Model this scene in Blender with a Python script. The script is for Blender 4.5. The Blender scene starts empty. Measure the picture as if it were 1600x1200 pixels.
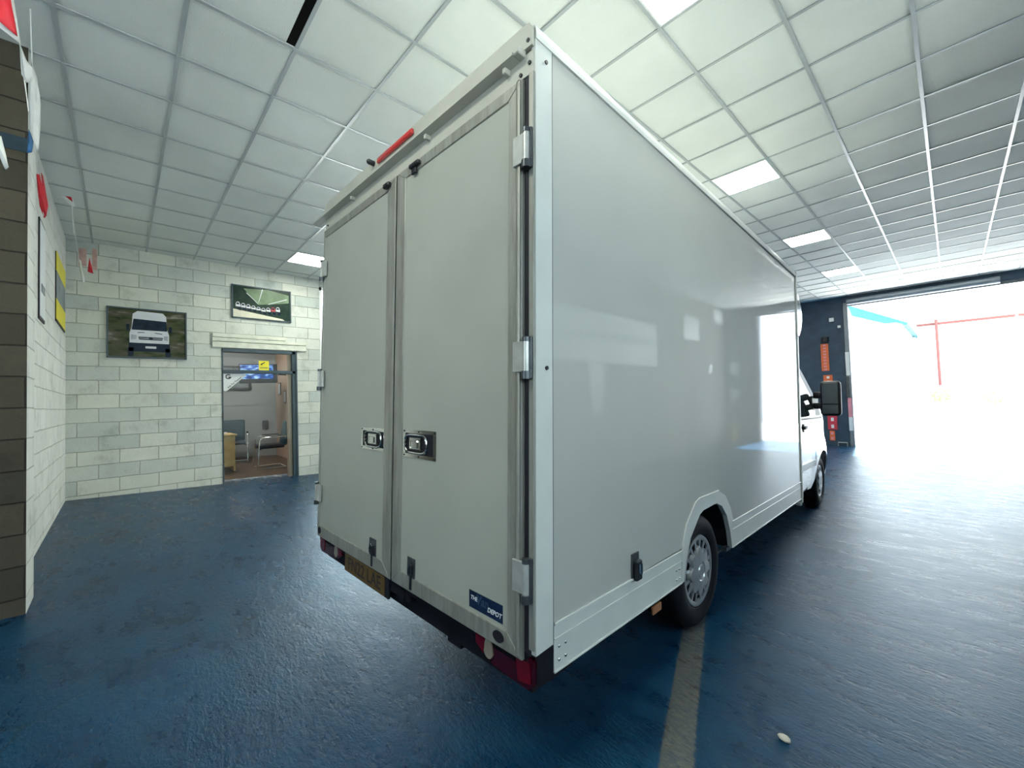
import bpy, bmesh, math, random
from mathutils import Vector, Matrix, noise
S = bpy.context.scene
COL = S.collection
random.seed(7)
PI = math.pi

# ---------------------------------------------------------------- camera, sky, sun, exposure
ZC = 1.416                                   # eye height over the floor at the van's rear corner
def cam_axes(yaw, pitch, roll):
    cy, sy, cp, sp, cr, sr = math.cos(yaw), math.sin(yaw), math.cos(pitch), math.sin(pitch), math.cos(roll), math.sin(roll)
    f = Vector((-sy*cp, cy*cp, sp)); r = Vector((cy, sy, 0)); u = r.cross(f)
    return cr*r + sr*u, -sr*r + cr*u, f
cr_, cu_, cf_ = cam_axes(0.814176, 0.0320336, -0.0326568)
cam = bpy.data.cameras.new('camera'); cam.lens = 649.085/1600*36; cam.sensor_width = 36; cam.clip_start = 0.02
co = bpy.data.objects.new('camera', cam); COL.objects.link(co)
co.matrix_world = Matrix(((cr_.x, cu_.x, -cf_.x, 0), (cr_.y, cu_.y, -cf_.y, 0), (cr_.z, cu_.z, -cf_.z, ZC), (0, 0, 0, 1)))
S.camera = co

world = bpy.data.worlds.new('sky'); S.world = world; world.use_nodes = True
bg = world.node_tree.nodes['Background']
bg.inputs[0].default_value = (0.80, 0.92, 1.0, 1); bg.inputs[1].default_value = 2.1
sun = bpy.data.lights.new('sun', 'SUN'); sun.energy = 14.0; sun.angle = 0.02; sun.color = (1, 0.97, 0.92)
so = bpy.data.objects.new('sun', sun); COL.objects.link(so)
so.rotation_euler = Vector((0.05, -0.52, -0.85)).to_track_quat('-Z', 'Y').to_euler()

PANEL = 13.0                                  # strength of the ceiling light panels
vs = S.view_settings
vs.view_transform = 'Standard'; vs.look = 'None'; vs.gamma = 1; vs.use_curve_mapping = False
vs.exposure = 1.87

# ---------------------------------------------------------------- geometry of the place
ZCEIL = ZC + 2.499
GX, GY, GS = -1.268, 3.305, 0.6              # ceiling grid phase and pitch
XB, XR, YF, YN = -8.70, 2.40, 14.70, -4.0    # back wall, right wall, shutter wall, near wall
YL, XP = -0.57, -4.25                        # left wall plane, pier corner
TR = Matrix(((0.99968, -0.02194, 0.01260), (0.02146, 0.99913, 0.03592), (-0.01337, -0.03564, 0.99928)))
T0 = Vector((-1.0815, 1.0691, 0.0001))
def smooth_y(y):                             # the slab falls towards the shutter, then runs out level
    a, b = 6.0, 10.0
    if y <= a: return y
    if y >= b: return a + (b-a)/2
    t = (y-a)/(b-a); return a + (b-a)*(t - t*t/2)
def fh(x, y):
    y = smooth_y(y)
    n = (TR[0][2], TR[1][2], TR[2][2])
    return T0.z - (n[0]*(x-T0.x) + n[1]*(y-T0.y))/n[2]

# ---------------------------------------------------------------- helpers: materials
def mat(name, color=(0.5, 0.5, 0.5), rough=0.5, metal=0.0, spec=0.5, coat=0.0, emit=None, es=0, build=None):
    m = bpy.data.materials.new(name); m.use_nodes = True
    b = m.node_tree.nodes['Principled BSDF']
    b.inputs['Base Color'].default_value = (*color, 1); b.inputs['Roughness'].default_value = rough
    b.inputs['Metallic'].default_value = metal; b.inputs['Specular IOR Level'].default_value = spec
    b.inputs['Coat Weight'].default_value = coat; b.inputs['Coat Roughness'].default_value = 0.05
    if emit: b.inputs['Emission Color'].default_value = (*emit, 1); b.inputs['Emission Strength'].default_value = es
    if build: build(m.node_tree, b)
    return m
class NT:
    def __init__(s, nt): s.nt = nt
    def n(s, t, **k):
        x = s.nt.nodes.new(t)
        for a, v in k.items():
            if a.startswith('i_'):
                key = a[2:]; x.inputs[int(key) if key.isdigit() else key.replace('_', ' ')].default_value = v
            else: setattr(x, a, v)
        return x
    def l(s, a, b): s.nt.links.new(a, b)
    def ramp(s, src, stops):
        r = s.n('ShaderNodeValToRGB'); e = r.color_ramp.elements
        while len(e) > 1: e.remove(e[-1])
        e[0].position = stops[0][0]; e[0].color = (*stops[0][1], 1) if len(stops[0][1]) == 3 else stops[0][1]
        for p, c in stops[1:]:
            q = e.new(p); q.color = (*c, 1)
        s.l(src, r.inputs[0]); return r.outputs[0]
    def mix(s, f, a, b, mode='MIX'):
        m = s.n('ShaderNodeMix', data_type='RGBA', blend_type=mode)
        for sock, v in ((m.inputs[0], f), (m.inputs[6], a), (m.inputs[7], b)):
            if isinstance(v, (int, float)): sock.default_value = v
            elif isinstance(v, tuple): sock.default_value = (*v, 1)
            else: s.l(v, sock)
        return m.outputs[2]
    def math(s, op, a, b=0.0, clamp=False):
        m = s.n('ShaderNodeMath', operation=op, use_clamp=clamp)
        for i, v in enumerate((a, b)):
            if isinstance(v, (int, float)): m.inputs[i].default_value = v
            else: s.l(v, m.inputs[i])
        return m.outputs[0]
def g3(v): return (v, v, v)
def noisy(amount=0.12, scale=6, bump=0.0, bscale=60):
    def f(nt, b):
        q = NT(nt); c = tuple(b.inputs['Base Color'].default_value)[:3]
        tc = q.n('ShaderNodeTexCoord'); no = q.n('ShaderNodeTexNoise', i_Scale=scale, i_Detail=5.0)
        q.l(tc.outputs['Object'], no.inputs['Vector'])
        q.l(q.ramp(no.outputs[0], [(0.3, tuple(x*(1-amount) for x in c)), (0.7, tuple(min(1, x*(1+amount)) for x in c))]), b.inputs['Base Color'])
        if bump:
            n2 = q.n('ShaderNodeTexNoise', i_Scale=bscale, i_Detail=4.0); q.l(tc.outputs['Object'], n2.inputs['Vector'])
            bp = q.n('ShaderNodeBump', i_Strength=bump, i_Distance=0.01); q.l(n2.outputs[0], bp.inputs['Height']); q.l(bp.outputs[0], b.inputs['Normal'])
    return f
def block_build(axis, c1, c2, mortar):
    def f(nt, b):
        q = NT(nt); tc = q.n('ShaderNodeTexCoord'); sp = q.n('ShaderNodeSeparateXYZ'); q.l(tc.outputs['Object'], sp.inputs[0])
        cb = q.n('ShaderNodeCombineXYZ'); q.l(sp.outputs['Y' if axis == 'x' else 'X'], cb.inputs[0]); q.l(sp.outputs['Z'], cb.inputs[1])
        dn = q.n('ShaderNodeTexNoise', i_Scale=5.0, i_Detail=3.0); q.l(tc.outputs['Object'], dn.inputs['Vector'])
        va = q.n('ShaderNodeVectorMath', operation='MULTIPLY_ADD'); va.inputs[1].default_value = (0.016, 0.016, 0)
        q.l(dn.outputs['Color'], va.inputs[0]); q.l(cb.outputs[0], va.inputs[2])
        br = q.n('ShaderNodeTexBrick', offset=0.5, i_Scale=1.0, i_Bias=-0.1)
        br.inputs['Mortar Size'].default_value = 0.006; br.inputs['Mortar Smooth'].default_value = 0.5
        br.inputs['Brick Width'].default_value = 0.452; br.inputs['Row Height'].default_value = 0.2085
        br.inputs['Color1'].default_value = (*c1, 1); br.inputs['Color2'].default_value = (*c2, 1); br.inputs['Mortar'].default_value = (*mortar, 1)
        q.l(va.outputs[0], br.inputs['Vector'])
        n1 = q.n('ShaderNodeTexNoise', i_Scale=3.2, i_Detail=8.0, i_Roughness=0.65); q.l(tc.outputs['Object'], n1.inputs['Vector'])
        c = q.mix(1.0, br.outputs['Color'], q.ramp(n1.outputs[0], [(0.28, g3(0.66)), (0.45, g3(0.92)), (0.75, g3(1.0))]), 'MULTIPLY')
        q.l(c, b.inputs['Base Color'])
        n2 = q.n('ShaderNodeTexNoise', i_Scale=45.0, i_Detail=6.0); q.l(tc.outputs['Object'], n2.inputs['Vector'])
        h = q.math('SUBTRACT', q.math('MULTIPLY', n2.outputs[0], 0.35), q.math('MULTIPLY', br.outputs['Fac'], 1.0))
        h = q.math('ADD', h, q.math('MULTIPLY', n1.outputs[0], 0.8))
        bp = q.n('ShaderNodeBump', i_Strength=0.85, i_Distance=0.016); q.l(h, bp.inputs['Height']); q.l(bp.outputs[0], b.inputs['Normal'])
    return f
M = {}
B1, B2, BM = (0.70, 0.71, 0.64), (0.50, 0.56, 0.53), (0.44, 0.44, 0.39)
M['block_x'] = mat('painted_block_back', B1, 0.85, spec=0.2, build=block_build('x', B1, B2, BM))
M['block_y'] = mat('painted_block_left', B1, 0.85, spec=0.2, build=block_build('y', (0.82, 0.82, 0.78), (0.74, 0.74, 0.70), (0.6, 0.6, 0.55)))
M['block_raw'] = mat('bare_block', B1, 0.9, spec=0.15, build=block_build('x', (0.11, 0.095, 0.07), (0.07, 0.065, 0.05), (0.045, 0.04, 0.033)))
M['block_rgt'] = mat('beige_block_right', B1, 0.8, spec=0.2, build=block_build('x', (0.22, 0.21, 0.19), (0.18, 0.175, 0.165), (0.15, 0.14, 0.13)))
M['lintel'] = mat('lintel_block', (0.66, 0.67, 0.58), 0.85, spec=0.2, build=noisy(0.12, 8, 0.5, 50))
M['navy_paint'] = mat('dark_navy_wall_paint', (0.028, 0.058, 0.10), 0.55, build=noisy(0.25, 4, 0.2, 40))
def floor_build(nt, b):
    q = NT(nt); tc = q.n('ShaderNodeTexCoord'); P = tc.outputs['Object']
    def noi(s, d=6.0, r=0.6, v=P):
        n = q.n('ShaderNodeTexNoise', i_Scale=s, i_Detail=d, i_Roughness=r); q.l(v, n.inputs['Vector']); return n.outputs[0]
    # stretched coordinates: scuffs run across the bay
    mp = q.n('ShaderNodeMapping'); mp.inputs['Rotation'].default_value = (0, 0, 0.5); mp.inputs['Scale'].default_value = (1.0, 2.2, 1); q.l(P, mp.inputs['Vector'])
    n1 = noi(0.9, 8.0); n2 = noi(3.5, 10.0, 0.7, mp.outputs[0]); n3 = noi(26.0, 6.0, 0.65, mp.outputs[0]); n4 = noi(90.0, 3.0)
    c = q.ramp(n1, [(0.3, (0.0008, 0.015, 0.040)), (0.55, (0.0015, 0.030, 0.078)), (0.75, (0.004, 0.052, 0.122))])
    c = q.mix(q.ramp(n2, [(0.42, g3(0.0)), (0.7, g3(0.75))]), c, (0.011, 0.062, 0.120))
    c = q.mix(q.ramp(n3, [(0.52, g3(0.0)), (0.72, g3(0.55))]), c, (0.003, 0.012, 0.026))
    # worn beige stripe beside the rear wheel
    sp = q.n('ShaderNodeSeparateXYZ'); q.l(P, sp.inputs[0])
    dx, dy = -0.339, 0.941
    u = q.math('ADD', q.math('MULTIPLY', q.math('ADD', sp.outputs[0], 0.80), dy), q.math('MULTIPLY', q.math('ADD', sp.outputs[1], -1.56), -dx))
    v = q.math('ADD', q.math('MULTIPLY', q.math('ADD', sp.outputs[0], 0.80), dx), q.math('MULTIPLY', q.math('ADD', sp.outputs[1], -1.56), dy))
    ue = q.math('ABSOLUTE', q.math('ADD', u, q.math('MULTIPLY', q.math('ADD', n3, -0.5), 0.035)))
    s1 = q.ramp(ue, [(0.0, g3(1)), (0.056, g3(1)), (0.064, g3(0))])
    s2 = q.ramp(q.math('MULTIPLY', q.math('ABSOLUTE', q.math('ADD', v, -0.2)), 0.5), [(0, g3(1)), (0.52, g3(1)), (0.60, g3(0))])
    wear = q.ramp(q.math('ADD', n3, q.math('MULTIPLY', n2, 0.4)), [(0.5, g3(0.95)), (0.85, g3(0.35))])
    sm = q.math('MULTIPLY', q.math('MULTIPLY', s1, s2), wear)
    c = q.mix(sm, c, (0.15, 0.135, 0.10))
    # cracks
    dn = q.n('ShaderNodeTexNoise', i_Scale=1.3, i_Detail=6.0); q.l(P, dn.inputs['Vector'])
    va = q.n('ShaderNodeVectorMath', operation='MULTIPLY_ADD'); va.inputs[1].default_value = (0.7, 0.7, 0); q.l(dn.outputs['Color'], va.inputs[0]); q.l(P, va.inputs[2])
    vo = q.n('ShaderNodeTexVoronoi', feature='DISTANCE_TO_EDGE', i_Scale=0.42); q.l(va.outputs[0], vo.inputs['Vector'])
    cr = q.ramp(vo.outputs['Distance'], [(0.0, g3(1)), (0.003, g3(0.9)), (0.0065, g3(0))])
    cr = q.math('MULTIPLY', cr, q.ramp(n1, [(0.45, g3(0.0)), (0.58, g3(0.7))]))
    c = q.mix(cr, c, (0.004, 0.012, 0.02))
    q.l(c, b.inputs['Base Color'])
    q.l(q.ramp(n2, [(0.3, g3(0.22)), (0.7, g3(0.38))]), b.inputs['Roughness'])
    b.inputs['Specular Tint'].default_value = (0.30, 0.70, 1.0, 1)
    h = q.math('ADD', q.math('ADD', q.math('MULTIPLY', n3, 0.55), q.math('MULTIPLY', n2, 1.1)), q.math('MULTIPLY', n4, 0.16))
    h = q.math('SUBTRACT', h, q.math('MULTIPLY', cr, 0.2))
    bp = q.n('ShaderNodeBump', i_Strength=0.5, i_Distance=0.016); q.l(h, bp.inputs['Height']); q.l(bp.outputs[0], b.inputs['Normal'])
M['floor'] = mat('worn_blue_floor_paint', (0.02, 0.08, 0.14), 0.4, spec=0.28, build=floor_build)
M['tile'] = mat('mineral_ceiling_tile', (0.76, 0.79, 0.76), 0.9, spec=0.1, build=noisy(0.07, 1.1, 0.25, 130))
M['tee'] = mat('ceiling_grid_bar', (0.42, 0.46, 0.47), 0.30, spec=0.7, build=noisy(0.1, 4))
M['void'] = mat('dark_void', (0.01, 0.012, 0.02), 0.9, build=noisy(0.2, 4))
M['panel'] = mat('light_diffuser', (0.9, 0.9, 0.9), 0.5, emit=(0.96, 1.0, 0.88), es=PANEL)
M['white_metal'] = mat('white_enamel', (0.8, 0.82, 0.82), 0.4, build=noisy(0.04, 5))
def wobble(nt, b):
    q = NT(nt); tc = q.n('ShaderNodeTexCoord')
    n = q.n('ShaderNodeTexNoise', i_Scale=2.6, i_Detail=2.0); q.l(tc.outputs['Object'], n.inputs['Vector'])
    bp = q.n('ShaderNodeBump', i_Strength=0.03, i_Distance=0.01); q.l(n.outputs[0], bp.inputs['Height']); q.l(bp.outputs[0], b.inputs['Coat Normal']); b.inputs['Coat IOR'].default_value = 1.9; b.inputs['Coat Roughness'].default_value = 0.03
    n2 = q.n('ShaderNodeTexNoise', i_Scale=1.3, i_Detail=4.0); q.l(tc.outputs['Object'], n2.inputs['Vector'])
    q.l(q.ramp(n2.outputs[0], [(0.3, (0.45, 0.46, 0.425)), (0.7, (0.49, 0.50, 0.46))]), b.inputs['Base Color'])
M['gloss_panel'] = mat('glossy_white_panel', (0.5, 0.51, 0.48), 0.50, spec=0.2, coat=1.0, build=wobble)
M['door_panel'] = mat('matt_white_door_panel', (0.40, 0.41, 0.36), 0.38, spec=0.4, build=noisy(0.06, 2.0, 0.05, 80))
def dirty(nt, b):
    q = NT(nt); tc = q.n('ShaderNodeTexCoord'); mp = q.n('ShaderNodeMapping'); mp.inputs['Scale'].default_value = (14, 14, 1.6); q.l(tc.outputs['Object'], mp.inputs['Vector'])
    n = q.n('ShaderNodeTexNoise', i_Scale=2.0, i_Detail=7.0, i_Roughness=0.7); q.l(mp.outputs[0], n.inputs['Vector'])
    q.l(q.ramp(n.outputs[0], [(0.3, (0.25, 0.245, 0.21)), (0.6, (0.38, 0.375, 0.335)), (0.8, (0.46, 0.455, 0.42))]), b.inputs['Base Color'])
M['alu_frame'] = mat('stained_aluminium', (0.42, 0.42, 0.38), 0.42, metal=0.35, build=dirty)
M['trim_white'] = mat('white_trim', (0.60, 0.62, 0.59), 0.30, spec=0.5, coat=0.3, build=noisy(0.05, 4))
M['header'] = mat('beige_header', (0.50, 0.49, 0.43), 0.4, build=noisy(0.08, 4))
M['rail_shadow'] = mat('grey_gutter', (0.13, 0.14, 0.13), 0.5, build=noisy(0.15, 8))
M['chrome'] = mat('chrome', (0.75, 0.76, 0.74), 0.14, metal=1.0, build=noisy(0.05, 9))
M['steel'] = mat('zinc_steel', (0.55, 0.56, 0.53), 0.35, metal=0.45, build=noisy(0.12, 20))
M['dark_steel'] = mat('dark_steel', (0.10, 0.11, 0.12), 0.35, metal=0.6, build=noisy(0.2, 20))
M['black'] = mat('black_plastic', (0.012, 0.014, 0.02), 0.45, build=noisy(0.2, 12))
M['rubber'] = mat('tyre_rubber', (0.007, 0.008, 0.011), 0.6, spec=0.25, build=noisy(0.25, 30, 0.2, 120))
M['seal'] = mat('black_seal', (0.006, 0.006, 0.012), 0.7, build=noisy(0.2, 12))
M['hubcap'] = mat('silver_hubcap', (0.42, 0.44, 0.46), 0.3, metal=0.55, build=noisy(0.08, 12))
M['red_lens'] = mat('red_lens', (0.12, 0.002, 0.010), 0.15, coat=0.5, build=noisy(0.15, 20))
M['dark_red_lens'] = mat('dark_red_lens', (0.04, 0.001, 0.006), 0.15, coat=0.5, build=noisy(0.15, 20))
M['brake_red'] = mat('brake_lens', (0.55, 0.03, 0.03), 0.2, coat=0.4, build=noisy(0.12, 30))
M['clear_lens'] = mat('clear_lens', (0.26, 0.23, 0.18), 0.15, coat=0.5, build=noisy(0.1, 20))
M['orange_lens'] = mat('orange_marker_lens', (0.40, 0.17, 0.08), 0.25, coat=0.4, build=noisy(0.1, 30))
M['plate'] = mat('yellow_plate', (0.13, 0.075, 0.02), 0.4, build=noisy(0.1, 20))
M['sticker'] = mat('navy_sticker', (0.008, 0.02, 0.06), 0.35, build=noisy(0.2, 20))
M['ink_white'] = mat('white_lettering', (0.75, 0.77, 0.8), 0.5, build=noisy(0.03, 10))
M['ink_grey'] = mat('slate_lettering', (0.035, 0.07, 0.13), 0.5, build=noisy(0.03, 10))
M['ink_black'] = mat('black_lettering', (0.02, 0.02, 0.025), 0.5, build=noisy(0.1, 10))
M['van_white'] = mat('van_paint', (0.50, 0.54, 0.58), 0.16, coat=1.0, build=noisy(0.03, 3))
M['glass_dark'] = mat('tinted_window', (0.05, 0.07, 0.09), 0.05, spec=0.8, coat=0.6, build=noisy(0.1, 3))
M['chassis'] = mat('black_chassis', (0.006, 0.007, 0.012), 0.8, spec=0.2, build=noisy(0.3, 8))
M['frame_grey'] = mat('dark_teal_grey_aluminium', (0.045, 0.075, 0.095), 0.4, spec=0.5, build=noisy(0.15, 6))
M['office_wall'] = mat('office_plaster', (0.36, 0.40, 0.42), 0.8, spec=0.2, build=noisy(0.04, 2))
M['office_wall_warm'] = mat('office_warm_plaster', (0.60, 0.46, 0.36), 0.8, spec=0.2, build=noisy(0.04, 2))
M['office_floor'] = mat('brown_laminate', (0.13, 0.075, 0.04), 0.35, build=noisy(0.3, 5))
M['office_ceiling'] = mat('office_ceiling_paint', (0.50, 0.38, 0.30), 0.8, build=noisy(0.04, 2))
M['wood'] = mat('light_oak_laminate', (0.62, 0.44, 0.20), 0.45, build=noisy(0.15, 7))
M['vinyl'] = mat('black_vinyl', (0.012, 0.016, 0.024), 0.35, build=noisy(0.2, 12, 0.2, 60))
M['teal_vinyl'] = mat('dark_teal_fabric', (0.012, 0.05, 0.075), 0.6, build=noisy(0.2, 12, 0.2, 90))
M['yellow'] = mat('yellow_print', (0.80, 0.70, 0.04), 0.5, build=noisy(0.06, 8))
M['white_card'] = mat('white_print', (0.76, 0.79, 0.80), 0.5, build=noisy(0.03, 8))
M['grey_print'] = mat('grey_print', (0.22, 0.26, 0.29), 0.5, build=noisy(0.4, 5))
M['red_cloth'] = mat('red_pennant', (0.62, 0.015, 0.03), 0.6, build=noisy(0.1, 10))
M['white_cloth'] = mat('white_pennant', (0.74, 0.74, 0.72), 0.6, build=noisy(0.05, 10))
M['blue_band'] = mat('dark_blue_wall_paint', (0.006, 0.03, 0.05), 0.6, build=noisy(0.2, 10))
M['blue_cloth'] = mat('blue_pennant', (0.01, 0.10, 0.25), 0.6, build=noisy(0.1, 10))
M['orange_sign'] = mat('orange_board', (0.75, 0.16, 0.05), 0.5, build=noisy(0.08, 10))
M['red_sign'] = mat('red_board', (0.55, 0.04, 0.07), 0.5, build=noisy(0.08, 10))
M['pink_sign'] = mat('pink_band', (0.75, 0.30, 0.36), 0.5, build=noisy(0.08, 10))
M['shutter_grey'] = mat('galvanised_shutter', (0.22, 0.25, 0.28), 0.4, metal=0.4, build=noisy(0.1, 6))
M['stone'] = mat('pale_stone', (0.55, 0.52, 0.45), 0.8, build=noisy(0.2, 40, 0.4, 80))
M['cone_yellow'] = mat('sand_yellow_plastic', (0.60, 0.45, 0.12), 0.5, build=noisy(0.08, 10))
def glass_build(nt, b):
    q = NT(nt); out = nt.nodes['Material Output']; t = q.n('ShaderNodeBsdfTransparent'); t.inputs[0].default_value = (0.92, 0.96, 0.96, 1)
    g = q.n('ShaderNodeBsdfGlossy', i_Roughness=0.02); fr = q.n('ShaderNodeFresnel', i_IOR=1.45); mx = q.n('ShaderNodeMixShader')
    q.l(fr.outputs[0], mx.inputs[0]); q.l(t.outputs[0], mx.inputs[1]); q.l(g.outputs[0], mx.inputs[2]); q.l(mx.outputs[0], out.inputs[0])
M['glass'] = mat('window_glass', build=glass_build)
def screen_build(nt, b):
    q = NT(nt); tc = q.n('ShaderNodeTexCoord'); mp = q.n('ShaderNodeMapping'); mp.inputs['Scale'].default_value = (1, 9, 22); q.l(tc.outputs['Object'], mp.inputs['Vector'])
    n = q.n('ShaderNodeTexNoise', i_Scale=1.0, i_Detail=2.0); q.l(mp.outputs[0], n.inputs['Vector'])
    c = q.ramp(n.outputs[0], [(0.38, (0.0, 0.02, 0.12)), (0.5, (0.01, 0.12, 0.55)), (0.64, (0.5, 0.75, 0.95))])
    q.l(c, b.inputs['Emission Color']); b.inputs['Emission Strength'].default_value = 0.3
M['screen'] = mat('blue_screen', (0.01, 0.01, 0.02), 0.2, build=screen_build)
M['ground'] = mat('pale_concrete_apron', (0.55, 0.55, 0.54), 0.8, build=noisy(0.1, 1.2, 0.2, 20))
M['render_white'] = mat('white_render', (0.80, 0.82, 0.82), 0.8, build=noisy(0.03, 2))
M['teal_roof'] = mat('teal_roof_sheet', (0.02, 0.20, 0.24), 0.6, build=noisy(0.1, 3))
M['red_roof'] = mat('red_clay_roof', (0.16, 0.05, 0.045), 0.8, build=noisy(0.12, 6))
M['foliage'] = mat('pale_leaves', (0.30, 0.34, 0.16), 0.7, build=noisy(0.3, 10))  # pale yellow-green leaf colour
def moor(nt, b):
    q = NT(nt); tc = q.n('ShaderNodeTexCoord'); mp = q.n('ShaderNodeMapping'); mp.inputs['Scale'].default_value = (1, 2.2, 7); q.l(tc.outputs['Object'], mp.inputs['Vector'])
    n = q.n('ShaderNodeTexNoise', i_Scale=1.6, i_Detail=6.0, i_Roughness=0.6); q.l(mp.outputs[0], n.inputs['Vector'])
    q.l(q.ramp(n.outputs[0], [(0.34, (0.012, 0.02, 0.01)), (0.48, (0.06, 0.075, 0.03)), (0.58, (0.09, 0.075, 0.06)), (0.70, (0.24, 0.26, 0.20))]), b.inputs['Base Color'])
M['moor'] = mat('printed_moorland', rough=0.25, spec=0.12, build=moor)
M['print_white'] = mat('printed_white', (0.62, 0.64, 0.68), 0.3, spec=0.12, build=noisy(0.05, 6))
M['printed_lamp'] = mat('printed_headlamp', (0.36, 0.39, 0.44), 0.3, spec=0.12, build=noisy(0.2, 12))
M['print_black'] = mat('printed_navy_black', (0.01, 0.018, 0.035), 0.25, spec=0.12, build=noisy(0.3, 9))
M['print_glass'] = mat('printed_windscreen', (0.012, 0.022, 0.04), 0.25, spec=0.12, build=noisy(0.5, 9))
M['print_green'] = mat('printed_green_canopy', (0.17, 0.24, 0.15), 0.3, spec=0.12, build=noisy(0.25, 5))
M['print_dark_green'] = mat('printed_dark_green', (0.02, 0.04, 0.03), 0.3, spec=0.12, build=noisy(0.3, 8))
M['print_road'] = mat('printed_pale_road', (0.62, 0.60, 0.48), 0.3, build=noisy(0.06, 8))
M['print_red'] = mat('printed_red', (0.40, 0.03, 0.04), 0.3, build=noisy(0.1, 8))
M['pink_tone'] = mat('dull_pink', (0.55, 0.34, 0.30), 0.8, build=noisy(0.2, 10))

# ---------------------------------------------------------------- helpers: meshes and objects
class MB:
    def __init__(s): s.bm = bmesh.new(); s.mi = 0
    def _new(s, r):
        vs_ = r['verts'] if isinstance(r, dict) else r
        for f in {f for v in vs_ for f in v.link_faces}: f.material_index = s.mi
        return vs_
    def box(s, x0, x1, y0, y1, z0, z1, bev=0.0, rot=None, seg=1):
        r = bmesh.ops.create_cube(s.bm, size=1); v = r['verts']
        sc = Matrix.Diagonal((x1-x0, y1-y0, z1-z0, 1)); c = Matrix.Translation(((x0+x1)/2, (y0+y1)/2, (z0+z1)/2))
        bmesh.ops.transform(s.bm, verts=v, matrix=(c @ rot @ sc) if rot is not None else (c @ sc))
        s._new(r)
        if bev > 0:
            e = list({e for q in v for e in q.link_edges})
            o = bmesh.ops.bevel(s.bm, geom=e, offset=bev, segments=seg, affect='EDGES', profile=0.5)
            for f in o['faces']: f.material_index = s.mi
        return s
    def cyl(s, a, b, r, r2=None, n=20):
        a, b = Vector(a), Vector(b); d = b-a
        m = Matrix.Translation((a+b)/2) @ d.to_track_quat('Z', 'Y').to_matrix().to_4x4()
        s._new(bmesh.ops.create_cone(s.bm, cap_ends=True, segments=n, radius1=r, radius2=r if r2 is None else r2, depth=d.length, matrix=m)); return s
    def ball(s, c, r, n=10, sc=(1, 1, 1)):
        s._new(bmesh.ops.create_uvsphere(s.bm, u_segments=n*2, v_segments=n, radius=r, matrix=Matrix.Translation(c) @ Matrix.Diagonal((*sc, 1)))); return s
    def poly(s, pts, d):                      # polygon extruded by vector d
        d = Vector(d); a = [s.bm.verts.new(p) for p in pts]; b = [s.bm.verts.new(Vector(p)+d) for p in pts]; n = len(pts)
        fs = [s.bm.faces.new(a), s.bm.faces.new(b[::-1])] + [s.bm.faces.new((a[i], b[i], b[(i+1) % n], a[(i+1) % n])) for i in range(n)]
        for f in fs: f.material_index = s.mi
        return s
    def tube(s, pts, r, n=10):
        pts = [Vector(p) for p in pts]; rings = []
        for i, p in enumerate(pts):
            t = (pts[min(i+1, len(pts)-1)] - pts[max(i-1, 0)]).normalized()
            q = t.to_track_quat('Z', 'Y')
            rings.append([s.bm.verts.new(p + q @ Vector((r*math.cos(k*2*PI/n), r*math.sin(k*2*PI/n), 0))) for k in range(n)])
        fs = [s.bm.faces.new((rings[i][k], rings[i][(k+1) % n], rings[i+1][(k+1) % n], rings[i+1][k])) for i in range(len(rings)-1) for k in range(n)]
        fs += [s.bm.faces.new(rings[0][::-1]), s.bm.faces.new(rings[-1])]
        for f in fs: f.material_index = s.mi
        return s
    def lathe(s, prof, c, axis='X', n=48):    # prof: (radius, offset along axis)
        c = Vector(c); rings = []
        for r, o in prof:
            ring = []
            for k in range(n):
                a = k*2*PI/n; y, z = r*math.cos(a), r*math.sin(a)
                ring.append(s.bm.verts.new(c + (Vector((o, y, z)) if axis == 'X' else Vector((y, z, o)) if axis == 'Z' else Vector((z, o, y)))))
            rings.append(ring)
        for i in range(len(rings)-1):
            for k in range(n):
                s.bm.faces.new((rings[i][k], rings[i][(k+1) % n], rings[i+1][(k+1) % n], rings[i+1][k])).material_index = s.mi
        return s
    def grid(s, fn, nu, nv, both=False):
        g = [[s.bm.verts.new(fn(i/nu, j/nv)) for j in range(nv+1)] for i in range(nu+1)]
        for i in range(nu):
            for j in range(nv):
                s.bm.faces.new((g[i][j], g[i+1][j], g[i+1][j+1], g[i][j+1])).material_index = s.mi
        return s
    def build(s, name, mats, parent=None, smooth=False, **props):
        bmesh.ops.recalc_face_normals(s.bm, faces=s.bm.faces)
        me = bpy.data.meshes.new(name)
        if smooth:
            for f in s.bm.faces: f.smooth = True
            for e in s.bm.edges:
                if len(e.link_faces) == 2 and e.calc_face_angle(0) > 0.6: e.smooth = False
        s.bm.to_mesh(me); s.bm.free()
        for m in (mats if isinstance(mats, (list, tuple)) else [mats]): me.materials.append(M[m])
        o = bpy.data.objects.new(name, me); COL.objects.link(o)
        if parent: o.parent = parent
        for k, v in props.items(): o[k] = v
        return o
def empty(name, loc, label, cat, group=None, rot=None):
    o = bpy.data.objects.new(name, None); COL.objects.link(o); o.location = loc; o.empty_display_size = 0.1
    if rot is not None: o.rotation_euler = rot
    o['label'] = label; o['category'] = cat
    if group: o['group'] = group
    return o
def struct(o): o['kind'] = 'structure'; return o
def tag(o, label, cat, group=None):
    o['label'] = label; o['category'] = cat
    if group: o['group'] = group
    return o
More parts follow.
